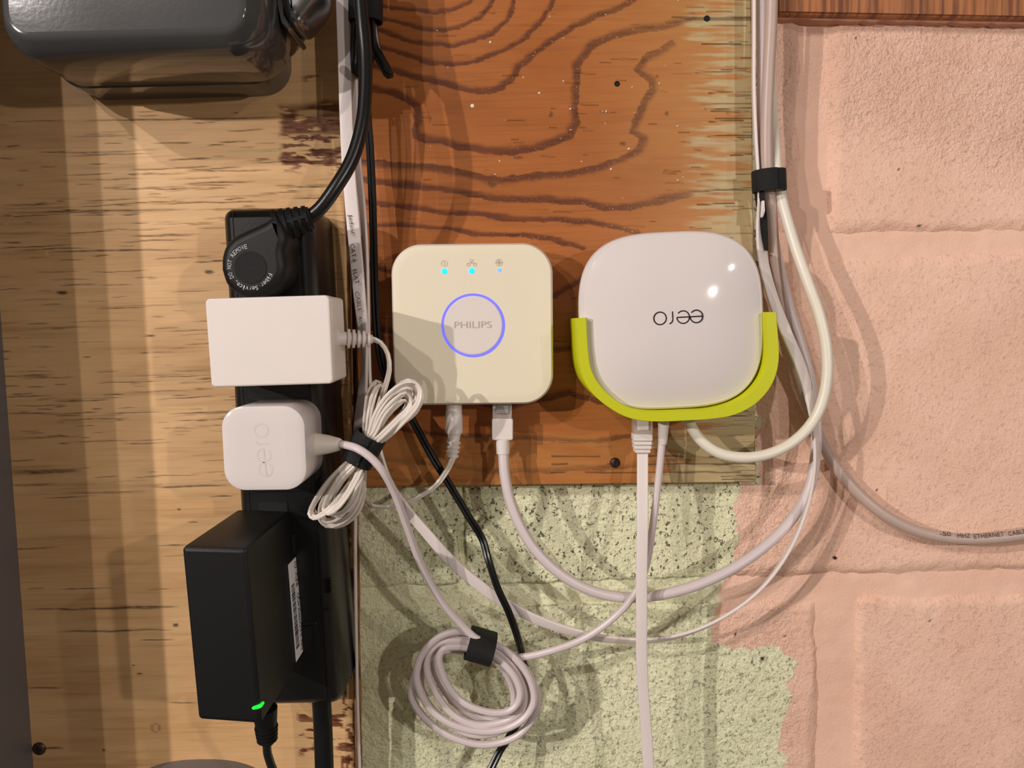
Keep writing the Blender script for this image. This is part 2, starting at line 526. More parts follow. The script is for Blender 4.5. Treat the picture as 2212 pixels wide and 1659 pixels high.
def wall_attrs(X, Z, Y, block=True):
    px, py = proj(np.stack([X, Y, Z], -1))
    pink = paint(px, py)
    pits = (1 - pink * .86) * np.clip(sstep(780, 1000, px) * .7 + .25 + .5 * (fbm(px / 90, py / 90, 21) - .5), 0, 1)
    pits = np.where((py > 1300) & (pink < .5), np.clip(pits * .55, 0, .6), pits)
    rough = .35 + .75 * (1 - pink) + pink * (1.3 * (1 - sstep(180, 330, py + .25 * (1750 - px))) + .07 + .6 * (1 - sstep(1690, 1750, px)))
    if not block: rough *= .45; pits *= .25
    dark = np.zeros_like(px)
    if block:
        for (x, y, r) in [(1940, 368, 5), (1850, 83, 4), (2092, 97, 3), (1885, 35, 4), (1986, 488, 6), (1588, 1371, 6), (1697, 1376, 5), (2007, 1342, 4),
                          (1750, 1314, 3), (1905, 1100, 3), (1894, 1060, 3), (1266, 1142, 6), (1648, 1424, 8), (1622, 1429, 4), (1700, 1240, 3), (1830, 420, 3)]:
            dark = np.maximum(dark, (np.hypot(px - x, (py - y) * 1.2) < r * .62).astype(float) * (fbm(px / 5, py / 5, 4) > .3))
    return dict(pink=pink, pits=pits, rough=rough, dark=dark)

z2t, z2b = P(1106, 1264, .003)[2], P(1106, 1309, .003)[2]
z1t, z1b = P(1900, 506, .003)[2], P(1900, 548, .003)[2]
zt = z1t + .20; zb = z2b - .20
XL, XR = -.40, .40
wall = None
xs = np.arange(XL, XR, .002); zs = np.arange(zb + .03, zt - .02, .002)
X, Z = np.meshgrid(xs, zs)
Y = -(.0010 * (fbm(X * 120, Z * 120, 5) - .5) + .0022 * (fbm(X * 25, Z * 25, 6) - .5))
wall = grid_mesh('wall_back', X, Z, Y, wall_attrs(X, Z, Y, False), 'wall', None, (0, 0, 0))
wall['kind'] = 'structure'
wall['label'] = 'concrete block wall painted pale green and pink behind the boards'
xu0, xu1 = P(1733, 280, .003)[0], P(1786, 280, .003)[0]
xm0, xm1 = P(992, 1150, .003)[0], P(1004, 1150, .003)[0]
xl0, xl1 = P(1772, 1500, .003)[0], P(1846, 1500, .003)[0]
blk = [(XL, xu0, z1t, zt - .03, .0028), (xu1, XR, z1t, zt - .03, .0030),
       (XL, xm0, z2t, z1b, .0026), (xm1, XR, z2t, z1b, .0030),
       (XL, xl0, zb + .03, z2b, .0028), (xl1, XR, zb + .03, z2b, .0032)]
for k, (x0, x1, za, zc, hh) in enumerate(blk):
    xs = np.arange(x0 - .003, x1 + .003, .00125); zs = np.arange(za - .003, zc + .003, .00125)
    X, Z = np.meshgrid(xs, zs)
    wob = .0045 * (fbm(X * 60, Z * 60, 40 + k) - .5) + .0016 * (fbm(X * 260, Z * 260, 60 + k) - .5)
    ed = np.minimum(np.minimum(X - x0, x1 - X), np.minimum(Z - za, zc - Z)) + wob
    at = wall_attrs(X, Z, np.full_like(X, -.003))
    pk = at['pink']
    soft = .0012 + .0075 * pk * fbm(X * 40, Z * 40, 80 + k)
    H = -.0030 + (hh + .0030) * sstep(-soft, soft * 1.6, ed)
    rel = (.0014 * (1 - pk) + .0011 * pk * np.clip(at['rough'], 0, 1.2)) * (fbm(X * 330, Z * 330, 100 + k, 3) - .5) + .0022 * (fbm(X * 28, Z * 28, 120 + k) - .5)
    at['dark'] = np.maximum(at['dark'], (1 - pk) * (np.abs(ed + .0003) < .0007) * (fbm(X * 45, Z * 45, 140 + k) > .47) * .9)
    grid_mesh('concrete_block', X, Z, -(H + rel * sstep(0, .002, ed + .001)), at, 'wall', wall)

# ================================================================== THE BOARDS
def plank_grid(corners_px, d, du, dv):
    c = [P(x, y, d) for x, y in corners_px]            # TL TR BR BL
    nu = int(np.linalg.norm(c[1] - c[0]) / du); nv = int(np.linalg.norm(c[3] - c[0]) / dv)
    u, v = np.meshgrid(np.linspace(0, 1, nu), np.linspace(0, 1, nv))
    q = (c[0] * ((1 - u) * (1 - v))[..., None] + c[1] * (u * (1 - v))[..., None] + c[2] * (u * v)[..., None] + c[3] * ((1 - u) * v)[..., None])
    px, py = proj(q)
    return q[..., 0], q[..., 2], px, py

# --- pale plywood on the left
DP = .022
X, Z, px, py = plank_grid([(-230, -130), (737, -130), (768, 1790), (-170, 1790)], DP, .0014, .00042)
crack = np.zeros_like(px)
R = random.Random(5)
def add_crack(x, y, ln, w, a, sl=-.035):
    i0 = np.abs(py - y) < 14
    t = (px - x) / ln
    yy = y + sl * (px - x) + 3 * (vnoise(px / 40, px * 0 + y, 3) - .5)
    tap = np.clip(1 - np.abs(2 * t - 1) ** 3, 0, 1)
    m = i0 & (t > 0) & (t < 1)
    v = a * tap * (1 - sstep(w * .35, w, np.abs(py - yy))) * (.55 + .6 * vnoise(px / 12, py / 3, 8))
    crack[m] = np.maximum(crack, np.clip(v, 0, 1))[m]
for k in range(420):
    y = R.choice([R.uniform(235, 560), R.uniform(380, 960), R.uniform(700, 960), R.uniform(240, 1060), R.uniform(240, 1300)])
    x = R.uniform(-60, 700)
    add_crack(x, y, R.choice([R.uniform(15, 60), R.uniform(40, 170)]), R.uniform(1.1, 2.2), R.uniform(.3, .9))
for (x, y, ln, w, a) in [(150, 262, 480, 3, .8), (100, 330, 200, 3, .7), (360, 345, 100, 3, .9), (320, 440, 280, 3, .8), (0, 460, 420, 4, .8), (100, 545, 300, 4, .9), (230, 410, 220, 3, .8),
                         (20, 1020, 160, 9, .8), (320, 1052, 180, 4, .9), (130, 1065, 200, 4, .5), (40, 1318, 350, 4, .8), (120, 1365, 260, 4, .8), (300, 1382, 80, 3, .8), (50, 1486, 90, 4, .7),
                         (360, 1518, 70, 3, .6), (60, 1618, 80, 4, .9), (260, 1312, 130, 3, .8), (600, 700, 140, 3, .8), (700, 1260, 60, 3, .6)]:
    add_crack(x, y, ln, w * .72, a, -.02)
# knots and nail pits
for (x, y, a, b) in [(450, 587, 12, 5), (135, 632, 13, 5), (385, 1100, 4, 3), (300, 1455, 6, 2.5), (290, 1437, 3, 1.5), (225, 1620, 3, 3), (380, 1350, 8, 5)]:
    crack = np.maximum(crack, .85 * (1 - sstep(.5, 1.1, np.hypot((px - x) / a, (py - y) / b) + .5 * (fbm(px / 6, py / 6, 2) - .5))))
stain = np.zeros_like(px)
st = fbm(px / 34, py / 9, 31, 5) + .08 * (fbm(px / 5, py / 3, 33) - .5)
edge = sstep(598, 612, px + 14 * (vnoise(py / 6, px * 0, 12) - .5))
top = edge * sstep(212, 232, py + 16 * (fbm(px / 20, px * 0, 41) - .5) - .0 * px) * (1 - sstep(280, 300, py + .02 * px - 14))
gapm = 1 - (1 - sstep(.7, 1.2, np.hypot((px - 690) / 52, (py - 246 - .06 * (px - 690)) / 9)))
gap2 = sstep(-14, 6, py - 235 + (px - 640) * .0 + 14 * (1 - sstep(640, 660, px)) * -1)
stain = np.maximum(stain, top * gapm * sstep(.24, .34, st) * sstep(205, 235, py + 18 * (1 - sstep(640, 690, px)) * -1 + 10))
low = edge * sstep(284, 292, py) * (1 - sstep(352, 384, py))
stain = np.maximum(stain, low * sstep(.54, .585, st + .05 * np.exp(-((py - 335) / 14) ** 2) + .02 * np.exp(-((py - 300) / 14) ** 2)))
lo2 = sstep(636, 650, px) * sstep(1530, 1540, py) * (1 - sstep(1625, 1640, py))
stain = np.maximum(stain, lo2 * sstep(.56, .6, st + .1 * np.exp(-((py - 1548) / 12) ** 2) + .1 * np.exp(-((py - 1612) / 8) ** 2)))
stain = np.maximum(stain, (px > 738) * (px < 790) * (py > 1080) * (fbm(px / 14, py / 26, 51) > .62))
stain = np.maximum(stain, .8 * (1 - sstep(.6, 1.1, np.hypot((px - 675) / 26, (py - 170) / 10))) * (st > .45))
stain = np.clip(stain, 0, 1) * (.62 + .5 * fbm(px / 14, py / 4, 35))
green = .5 * (1 - sstep(2, 5, np.abs(py - 326 + .03 * (px - 560)))) * sstep(440, 540, px) * (1 - sstep(595, 605, px)) * (vnoise(px / 20, py / 2, 6))
pale = .5 * sstep(.5, .75, fbm(px / 160, py / 22, 71))
# scratches
for (x1, y1, x2, y2) in [(100, 540, 118, 620), (118, 700, 180, 945), (270, 400, 285, 478), (10, 490, 45, 440), (210, 895, 258, 868), (45, 415, 60, 395)]:
    d, s_ = seg_dist(px, py, [(x1, y1), (x2, y2)])
    pale = np.maximum(pale, .8 * (1 - sstep(.8, 2.2, d)) * (vnoise(px / 9, py / 9, 77) > .3))
for (x, y, r, cx) in [(105, 356, 11, 0), (336, 1572, 9, 1)]:
    rr = np.abs(np.hypot(px - x, py - y) - r)
    if cx: crack = np.maximum(crack, .45 * (1 - sstep(.6, 2, rr)))
    else: pale = np.maximum(pale, .8 * (1 - sstep(.8, 2.2, rr)))
Yp = np.full_like(X, -DP) + .0003 * crack + .0003 * (fbm(px / 200, py / 60, 90) - .5)
plyb = grid_mesh('plywood_panel', X, Z, Yp, dict(crack=crack, stain=stain, green=green, pale=pale), 'plywood', None, (float(X.mean()), -.001, float(Z.mean())), skirt=-.004)
tag(plyb, 'pale tan plywood panel with dark grain lines and red stains on the left', 'board')
# plies along its right edge
e0, e1 = P(737, -130, DP), P(768, 1790, DP)
for k in range(5):
    d0 = .0012 + k * .0041; mb = MB()
    w = .0004 if k % 2 else .0010
    nz = 40
    zz = np.linspace(e0[2], e1[2], nz)
    xx = e0[0] + (e1[0] - e0[0]) * np.linspace(0, 1, nz)
    jit = rng.uniform(-.0002, .0003, nz)
    v = []
    for i in range(nz):
        v += [(xx[i] + w + jit[i], -d0, zz[i]), (xx[i] + w + jit[i], -d0 - .0039, zz[i]), (xx[i] - .001, -d0 - .0039, zz[i]), (xx[i] - .001, -d0, zz[i])]
    f = []
    for i in range(nz - 1):
        a, b = 4 * i, 4 * i + 4
        for j in range(4):
            f.append((a + j, a + (j + 1) % 4, b + (j + 1) % 4, b + j))
    part('edge_ply', mb.add(v, f), 'edge', plyb, smooth=False)

# --- red-brown board in the middle
DB = .019
BC = [(753, -130), (1621, -130), (1632, 1041), (778, 1051)]
X, Z, px, py = plank_grid(BC, DB, .0006, .0006)
S4 = .40687
def c4(pts): return [(760 + x * S4, y * S4) for x, y in pts]
BANDS = [
 (c4([(120, 15), (180, 30), (300, 55), (430, 70), (540, 50), (620, 10), (660, -60)]), 9),
 (c4([(60, 70), (150, 92), (260, 125), (380, 155), (480, 165), (590, 145), (680, 95), (740, 20), (770, -60)]), 10),
 (c4([(60, 140), (150, 165), (280, 205), (420, 240), (540, 248), (650, 220), (750, 175), (820, 110), (860, 20), (880, -60)]), 10),
 (c4([(60, 220), (180, 255), (300, 295), (420, 335), (540, 348), (660, 325), (800, 265), (930, 190), (1010, 110), (1050, 40), (1070, -60)]), 11),
 (c4([(60, 330), (210, 370), (330, 405), (470, 435), (590, 465), (700, 485), (790, 468), (850, 420), (880, 350), (960, 290), (1060, 215), (1180, 140), (1300, 85), (1400, 55), (1500, 0), (1560, -80)]), 14),
 (c4([(0, 455), (100, 470), (210, 490), (290, 520), (345, 570), (355, 640), (340, 720), (400, 740), (480, 750), (560, 780), (720, 800), (880, 800), (1050, 765), (1150, 720), (1190, 640), (1190, 540), (1190, 440), (1190, 340), (1260, 250), (1380, 190), (1500, 155), (1640, 140), (1800, 100)]), 17),
 (c4([(1700, 225), (1570, 300), (1520, 370), (1600, 430), (1600, 480), (1540, 560), (1500, 640), (1490, 700), (1560, 740), (1520, 800), (1450, 840), (1330, 885), (1150, 915), (950, 940), (800, 955), (720, 945), (620, 920), (480, 895), (300, 880), (0, 855)]), 16),
 (c4([(0, 950), (300, 985), (500, 1010), (700, 1050), (860, 1060), (1050, 1055), (1200, 1075), (1350, 1105), (1480, 1105), (1650, 1060), (1850, 1020), (1950, 1010)]), 15),
 (c4([(0, 1065), (300, 1100), (560, 1130), (800, 1155), (1050, 1165), (1250, 1175), (1400, 1210), (1520, 1240)]), 11),
 (c4([(0, 1185), (300, 1195), (500, 1215), (700, 1240)]) + [(1160, 512), (1260, 535)], 10),
 ([(770, 560), (850, 590), (1000, 620), (1200, 640), (1260, 600)], 12), ([(770, 700), (900, 720), (1100, 760), (1260, 750)], 14),
 ([(770, 830), (900, 850), (1100, 880), (1230, 850), (1300, 870)], 14),
 ([(780, 905), (860, 925), (960, 940), (1100, 948), (1200, 950), (1290, 952), (1390, 938)], 9),
 ([(780, 985), (900, 1000), (1000, 1012), (1150, 1018), (1300, 1012), (1380, 1006), (1430, 1000)], 12),
 ([(790, 1030), (900, 1038), (1050, 1040)], 7)]
grain = np.zeros_like(px); spark = np.zeros_like(px)
wx = px + 16 * (fbm(px / 60, py / 30, 14) - .5) + 5 * (fbm(px / 8, py / 3, 15) - .5)
wy = py + 12 * (fbm(px / 60, py / 30, 16) - .5) + 5 * (fbm(px / 14, py / 4, 18) - .5)
for pts, w in BANDS:
    d, sd = seg_dist(wx, wy, pts)
    # one crisp edge, one soft edge
    g = np.where(sd > 0, 1 - sstep(w * .38, w * .52, d), 1 - sstep(w * .15, w * .95, d))
    grain = np.maximum(grain, g)
    spark = np.maximum(spark, (1 - sstep(w * .3, w * .8, d)))
grain *= .62 + .35 * fbm(px / 50, py / 4, 19)
fade = sstep(1530, 1640, px + 40 * (fbm(px / 60, py / 14, 23) - .5))
spark *= (.15 + .85 * sstep(1000, 1350, px)) * (1 - .5 * fade)
tan = .85 * sstep(1180, 1600, px + 130 * (fbm(px / 90, py / 50, 24) - .5)) * (.6 + .6 * fbm(px / 60, py / 6, 25))
tan = np.maximum(tan * (1 - .6 * grain), .8 * sstep(920, 960, py) * (1 - sstep(1500, 1600, px)) * fbm(px / 70, py / 10, 27))
pn = fbm(px / 75, py / 7, 29, 5)
bias = .36 * sstep(1420, 1620, px) + .12 * sstep(1560, 1625, px) + .22 * (1 - sstep(60, 190, py)) * sstep(1450, 1600, px) + .25 * sstep(360, 470, py) * sstep(1480, 1600, px) \
       + .5 * sstep(890, 960, py) * sstep(1380, 1480, px)
pale = .85 * sstep(.64, 1.02, pn * 1.2 + bias * .68) * (.7 + .3 * fbm(px / 20, py / 3, 63))
pale *= sstep(.04, .16, bias)
grain *= 1 - .75 * pale
crack = np.zeros_like(px)
for k in range(80):
    x = R.uniform(1500, 1635); y = R.uniform(-40, 520) if R.random() < .65 else R.uniform(880, 1040)
    add = R.uniform(25, 120); x = min(x, 1640 - add * .5)
    yy = y - .02 * (px - x) + 2 * (vnoise(px / 30, px * 0 + y, 3) - .5)
    t = (px - x) / add; m = (t > 0) & (t < 1) & (np.abs(py - y) < 9)
    v = R.uniform(.3, .85) * (1 - sstep(.5, 1.5, np.abs(py - yy)))
    crack[m] = np.maximum(crack, v)[m]
for k in range(140):
    x = R.uniform(780, 1500); y = R.uniform(0, 1040); ln = R.uniform(10, 50)
    t = (px - x) / ln; m = (t > 0) & (t < 1) & (np.abs(py - y) < 3)
    v = R.uniform(.2, .55) * (1 - sstep(.6, 1.8, np.abs(py - y - .04 * (px - x))))
    crack[m] = np.maximum(crack, v)[m]
for (x, y, a, b) in [(1062, 398, 16, 8), (1190, 247, 8, 8), (1118, 340, 13, 4), (1345, 310, 9, 5), (1440, 245, 6, 6), (1420, 165, 5, 3)]:
    crack = np.maximum(crack, .6 * (1 - sstep(.4, 1.1, np.hypot((px - x) / a, (py - y) / b) + .9 * (fbm(px / 5, py / 5, 2) - .5))))
for y in (38, 42, 985, 1002, 1020):
    x0 = 1450 if y < 100 else 1190
    crack = np.maximum(crack, .7 * (1 - sstep(.8, 2.2, np.abs(py - y - 2 * (vnoise(px / 40, px * 0 + y, 5) - .5)))) * (px > x0) * (vnoise(px / 60, px * 0 + y, 4) > .3))
board = grid_mesh('wooden_backboard', X, Z, np.full_like(X, -DB) + .0003 * crack, dict(grain=grain, spark=spark, tan=tan, pale=pale, crack=crack), 'board', None,
                  (float(X.mean()), -.001, float(Z.mean())), skirt=-.004)
tag(board, 'red-brown plywood backboard with swirling grain behind the two white devices', 'board')
# holes: a dark plug set in, with a raised rim of torn wood
for (x, y, r) in [(1333, 181, 4.6), (1527, 40, 5)]:
    c = P(x, y, DB); rr = r * mpp(DB)
    part('nail_hole', prism(ellipse(c[0], c[2], rr, rr, 16), [(-.0006, DB - .001), (-.0003, DB + .00035), (0, DB + .0004), (rr * .25, DB + .0001)]), 'slot', board, label='dark round nail hole')
mb = MB()
FL = c4([(640, 562), (735, 224), (910, 411), (1122, 204), (1123, 430), (1348, 78), (1162, 690), (1345, 656), (1440, 1052), (1728, 670), (1664, 350), (1632, 443), (1500, 600), (818, 640), (761, 926),
         (785, 855), (1160, 578), (1488, 463), (1376, 898), (1470, 790), (1758, 940), (1310, 595), (1330, 593), (1350, 592), (1366, 596), (1733, 3), (995, 494), (510, 358), (453, 163), (1052, 88), (963, 296), (1110, 735), (1730, 956), (1408, 197), (418, 777), (1220, 858)])
for i, (x, y) in enumerate(FL):
    c = P(x, y, DB); r = (4.2 if i == 0 else R.uniform(1.2, 3.0)) * mpp(DB); el = 1 if i == 0 else R.uniform(.35, .8)
    prism(ellipse(c[0], c[2], r, r * el, 8, R.uniform(0, 3) if i else 0), [(0, DB - .0002), (0, DB + .0002), (r * .4 * el, DB + .0004)], mb)
fk = part('paint_flecks', mb, 'fleck', board); fk['kind'] = 'stuff'

def screw(name, px, py, r_px, d, label, mat, phillips):
    c = P(px, py, d); r = r_px * mpp(d)
    t = thing(name, c, label, 'screw')
    part('screw_head', prism(ellipse(c[0], c[2], r, r, 24), [(0, d - .002), (0, d + .0004), (r * .15, d + .0011), (r * .45, d + .0016)]), mat, t)
    mb = MB(); y = -d - .0016
    if phillips:
        box((c[0] - r * .5, y - .0001, c[2] - r * .11), (c[0] + r * .5, y + .001, c[2] + r * .11), mb)
        box((c[0] - r * .11, y - .00012, c[2] - r * .5), (c[0] + r * .11, y + .001, c[2] + r * .5), mb)
    else:
        a = .25
        obox((c[0], y + .0004, c[2]), np.array([math.cos(a), 0, -math.sin(a)]), np.array([0, 1.0, 0]), np.array([math.sin(a), 0, math.cos(a)]), r * .28, .0011, r * 1.7, mb)
    part('drive_slot', mb, 'slot', t, smooth=False)
screw('wood_screw', 1328, 999, 11, DB, 'brown slotted round-head screw near the bottom edge of the red-brown board', 'steel_dark', False)
screw('drywall_screw', 85, 1617, 15, DP, 'dark cross-head screw low on the pale plywood at the left', 'steel_dark', True)

# --- timber along the top right
c = P2([(1684, -140), (2420, -140), (2420, 38), (1684, 24)], .016)
beam = thing('timber_beam', P(1950, 0, 0), 'rough brown timber beam along the top right above the pink wall', 'beam')
part('beam_face', prism(c, [(0, .0), (0, .016)]), 'beam', beam, smooth=False)
c = P2([(1684, 23), (2420, 37), (2420, 44), (1684, 31)], .014)
part('beam_lip', prism(c, [(0, .0), (0, .0135), (.0004, .014)]), 'beam', beam, smooth=False)
xs = np.linspace(1680, 2420, 60)
mb = MB(); up = [P(x, 31 + (x - 1684) * .0185 + R.uniform(-1, 1), .011) for x in xs]; lo = [P(x, 40 + (x - 1684) * .0200 + R.uniform(-2.2, 2.2), .010) for x in xs]
v = []
for a, b in zip(up, lo): v += [(a[0], 0, a[2] + .002), (a[0], -.011, a[2] + .002), (b[0], -.009, b[2]), (b[0], 0, b[2])]
f = [tuple(4 * i + j for j in q) for i in range(0) for q in ()]
for i in range(len(xs) - 1):
    for j in range(4): f.append((4*i + j, 4*i + (j + 1) % 4, 4*i + 4 + (j + 1) % 4, 4*i + 4 + j))
M['bead'] = plastic('pinkish_caulk', (196, 142, 112), .65, .15, 500, .0005)
part('caulk_bead', mb.add(v, f), 'bead', beam)
# nail tip in the pink wall
c = P(1802, 1204, .003)
nl = part('nail', prism(ellipse(c[0], c[2], .0010, .0010, 14), [(0, -.002), (0, .0042), (.0003, .0044), (.0006, .0036)]), 'steel_dark', None, loc=c)
tag(nl, 'small nail stub poking out of the pink wall below the grey cable', 'nail')

# ================================================================== GREY ENCLOSURES
# --- meter box, top left
xl, xr = P(172, 212, DP)[0], P(632, 190, DP)[0]; zb_ = P(400, 212, DP)[2]; zt_ = zb_ + .17
o = rounded([(xl, zb_), (xr, zb_), (xr, zt_), (xl, zt_)], .016, 10)
mbx = thing('meter_box', ((xl + xr) / 2, -DP, zb_), 'glossy grey metal meter box with rounded corners at the top left', 'box')
part('back_box', prism(o, [(0, DP - .001), (0, DP + .022), (.0012, DP + .0235), (.003, DP + .0235)]), 'grey_paint', mbx)
ll_ = P2([(4, 131), (579, 131)], .094)
o2 = rounded([(ll_[0][0], ll_[0][1]), (ll_[1][0], ll_[0][1]), (ll_[1][0], zt_), (ll_[0][0], zt_)], .019, 10)
part('lid', prism(o2, [(.005, .050), (.0005, .0505), (0, .052), (0, .084), (.0006, .089), (.0018, .0932), (.0036, .0965), (.0064, .1002), (.0074, .1012), (.0086, .1016), (.010, .1017)]), 'grey_paint', mbx, angle=50)
# hasp
lpx = [(606, -60), (650, -66), (694, -50), (701, -20), (694, 6), (676, 30), (662, 48), (646, 58), (628, 56), (615, 38), (607, 10), (604, -25)]
lo_ = P2(lpx + lpx[:1], .070); sp = spline(np.stack([lo_[:, 0], lo_[:, 0] * 0, lo_[:, 1]], -1), .0012)[:-1][:, [0, 2]]
lt = part('latch', prism(sp, [(.0015, .048), (.0003, .052), (0, .060), (.0002, .068), (.0010, .0725), (.0024, .0757), (.0042, .0777), (.0062, .0787)]), 'chrome', mbx, angle=50)
part('latch_flange', prism(rounded(P2([(597, -70), (612, -70), (614, 30), (630, 60), (622, 66), (606, 50), (597, 10)], .074), .0008, 3), [(0, .045), (0, .072), (.0006, .074)]), 'chrome', lt)
c = P(647, 42, .083)
part('latch_screw', lathe((c[0], -.074, c[2]), (c[0], -.084, c[2]), [(0, .0022), (.6, .0022), (.9, .0016), (1, .0006)]), 'chrome', lt)
part('latch_slot', box((P(628, 0, .0785)[0], -.0785, P(628, 22, .0785)[2]), (P(632, 0, .0785)[0], -.07, P(628, -40, .0785)[2])), 'slot', lt, smooth=False)
# --- breaker panel, left edge
a = P2([(-58, -140), (82, 1790)], DP)
o = rounded([(a[0][0], a[0][1]), (a[1][0], a[1][1]), (a[1][0] - .08, a[1][1]), (a[0][0] - .08, a[0][1])], .003, 4)
bp = thing('breaker_panel', (a[:, 0].mean() - .04, -DP, 0), 'grey metal breaker panel side along the left edge of the plywood', 'panel')
part('panel_box', prism(o, [(0, DP - .001), (0, DP + .104), (.001, DP + .106)]), 'grey_dark', bp)
part('panel_door', prism(inset(o, .004), [(0, DP + .106), (0, DP + .110), (.001, DP + .111)]), 'grey_dark', bp)
# --- round grey cover at the bottom edge
c = P(430, 1640, DP)
o = ellipse(c[0], c[2] - .036, .050, .036, 48, 0, 2.5)
gc = thing('round_cover', (c[0], -DP, c[2] - .036), 'grey rounded metal cover rising into view at the bottom left', 'cover')
part('cover_body', prism(o, [(.0, DP - .001), (0, .040), (.0012, .044), (.004, .046)]), 'grey_dark', gc)
part('cover_cap', prism(inset(o, .008), [(0, .0458), (.0004, .0472), (.002, .0478)]), 'grey_dark', gc)

# ================================================================== POWER STRIP
DS = .067
pc = [(481, 450), (681, 446), (742, 1518), (544, 1522)]
o = rounded(P2(pc, .060), .006, 6)
ps = thing('power_strip', P(610, 1000, DP), 'long black power strip fixed upright on the pale plywood', 'power strip')
part('housing', prism(o, [(0, DP - .0005), (0, .056), (.0006, .0595), (.0022, .0635), (.0045, .0658), (.006, DS)]), 'black', ps)
def stripP(u, v, d=DS):
    """u across 0..1, v along 0..1 of the strip's front"""
    q = P2(pc, .060)
    p = q[0] * (1-u) * (1-v) + q[1] * u * (1-v) + q[2] * u * v + q[3] * (1-u) * v
    return np.array([p[0], -d, p[1]])
def strip_box(name, u0, u1, v0, v1, d0, d1, mat, parent=None, r=.0008):
    q = [stripP(u0, v0), stripP(u1, v0), stripP(u1, v1), stripP(u0, v1)]
    o = rounded([(p[0], p[2]) for p in q], r, 3)
    return part(name, prism(o, [(0, d0), (0, d1 - .0003), (.0003, d1)]), mat, parent or ps)
for u in (.155, .865):
    strip_box('groove', u - .006, u + .006, .012, .985, DS - .002, DS + .0003, 'slot', r=.0002)
SP = []
for k, v in enumerate((.12, .30, .48, .66)):
    s = strip_box('outlet', .19, .83, v - .065, v + .075, DS - .001, DS + .0006, 'black', r=.003)
    for u in (.40, .60):
        strip_box('outlet_slot', u - .02, u + .02, v - .02, v + .02, DS, DS + .0008, 'slot', s, .0003)
strip_box('outlet_seal', .24, .56, .575, .598, DS - .001, DS + .0007, 'slot', r=.001)
strip_box('seam_line', .17, .86, .7015, .7035, DS - .001, DS + .0005, 'slot', r=.0001)
strip_box('seam_line', .17, .95, .794, .796, DS - .001, DS + .0005, 'slot', r=.0001)
rk = strip_box('switch_frame', .50, .80, .818, .888, DS - .001, DS + .0006, 'black', r=.002)
strip_box('rocker_switch', .56, .74, .826, .880, DS, DS + .0016, 'black_matte', rk, .001)
for k in range(6):
    strip_box('grip_ridge', .885, .965, .733 + k * .0052, .7355 + k * .0052, .060, DS - .0002, 'black', r=.0003)
part('strip_cord', tube([(694, 1505, .050), (697, 1560, .047), (700, 1640, .046), (704, 1790, .044)], .0054, n=16), 'black_matte', ps)

# --- round black plug with its cord
D1 = .090
cpl = P(541, 578, D1)
pl = thing('round_plug', P(545, 580, DS), 'round flat black plug with white ring lettering on top of the power strip', 'plug')
op = P2([(473, 582), (474, 555), (482, 530), (500, 510), (530, 494), (565, 478), (596, 462), (618, 496), (622, 520), (616, 545), (620, 578), (612, 606), (594, 628), (566, 642), (536, 645), (508, 636), (485, 615)], D1)
cc = np.concatenate([op, op[:1]]); sp = spline(np.stack([cc[:, 0], cc[:, 0] * 0, cc[:, 1]], -1), .0012)[:-1]
op = sp[:, [0, 2]]
part('plug_body', prism(op, [(.0015, DS - .0005), (0, DS + .003), (0, .0835), (.0006, .0868), (.0018, .0886), (.0035, .0896), (.005, D1)]), 'black_matte', pl)
part('centre_disc', prism(ellipse(cpl[0], cpl[2], 35 * mpp(D1), 35 * mpp(D1), 32), [(0, D1 - .001), (0, D1 + .0002), (.0006, D1 + .0003)]), 'velcro', pl)
mb = MB(); rt = 45 * mpp(D1)
for i, ch in enumerate('Fiber Service, DO NOT REMOVE'):
    if ch == ' ': continue
    a = math.radians(-22 - 8.85 * i)
    up_ = np.array([math.cos(a), 0, math.sin(a)]); rt_ = np.array([math.sin(a), 0, -math.cos(a)])
    hh = .0021 if ch.isupper() or ch in 'fbtil' else (.0016 if ch != ',' else .0007)
    ww = .0013 if ch not in 'i,rl' else .0007
    off = 0 if ch != ',' else -.0008
    text(ch, cpl + up_ * (rt + off - (.0003 if hh < .002 else 0)) + np.array([0, -.00035, 0]), rt_, up_, w=ww, h=hh, mb=mb)
part('ring_lettering', mb, 'print_white', pl, smooth=False)
# ribbed strain relief, cord
a, b = P(596, 492, .081), P(672, 470, .078)
prof = []; ax = b - a
rel = MB(); lathe(a, b, [(0, .0082), (1, .0056)], rel, 20)
part('strain_core', rel, 'slot', pl)
mb = MB()
for k in range(5):
    s0 = .02 + k * .2; r_ = .0092 - k * .0006
    lathe(a, b, [(s0, r_ * .9), (s0 + .015, r_), (s0 + .11, r_ - .0002), (s0 + .125, r_ * .88)], mb, 20)
part('strain_rib', mb, 'black_matte', pl, angle=50)
for k in (-1, 1):
    u = unit(np.cross(ax, [0, 1.0, 0]))
    obx = MB(); obox((a + b) / 2 + np.array([0, -.0066, 0]) + u * 0, unit(ax), np.array([0, 1.0, 0]), u, np.linalg.norm(ax) * .98, .0022, .0016, obx)
    if k == 1: part('strain_spine', obx, 'black_matte', pl, smooth=False)
part('plug_cord', tube([(664, 472, .078), (690, 452, .078), (725, 405, .077), (760, 345, .074), (782, 270, .070), (789, 200, .066), (789, 120, .062), (783, 50, .060), (778, -20, .058), (774, -130, .056)], .0036, n=16), 'black_cord', pl)

# --- white wall adapter
D2 = .103
o = rounded(P2([(442, 645), (711, 637), (720, 829), (456, 837)], D2), .0024, 6)
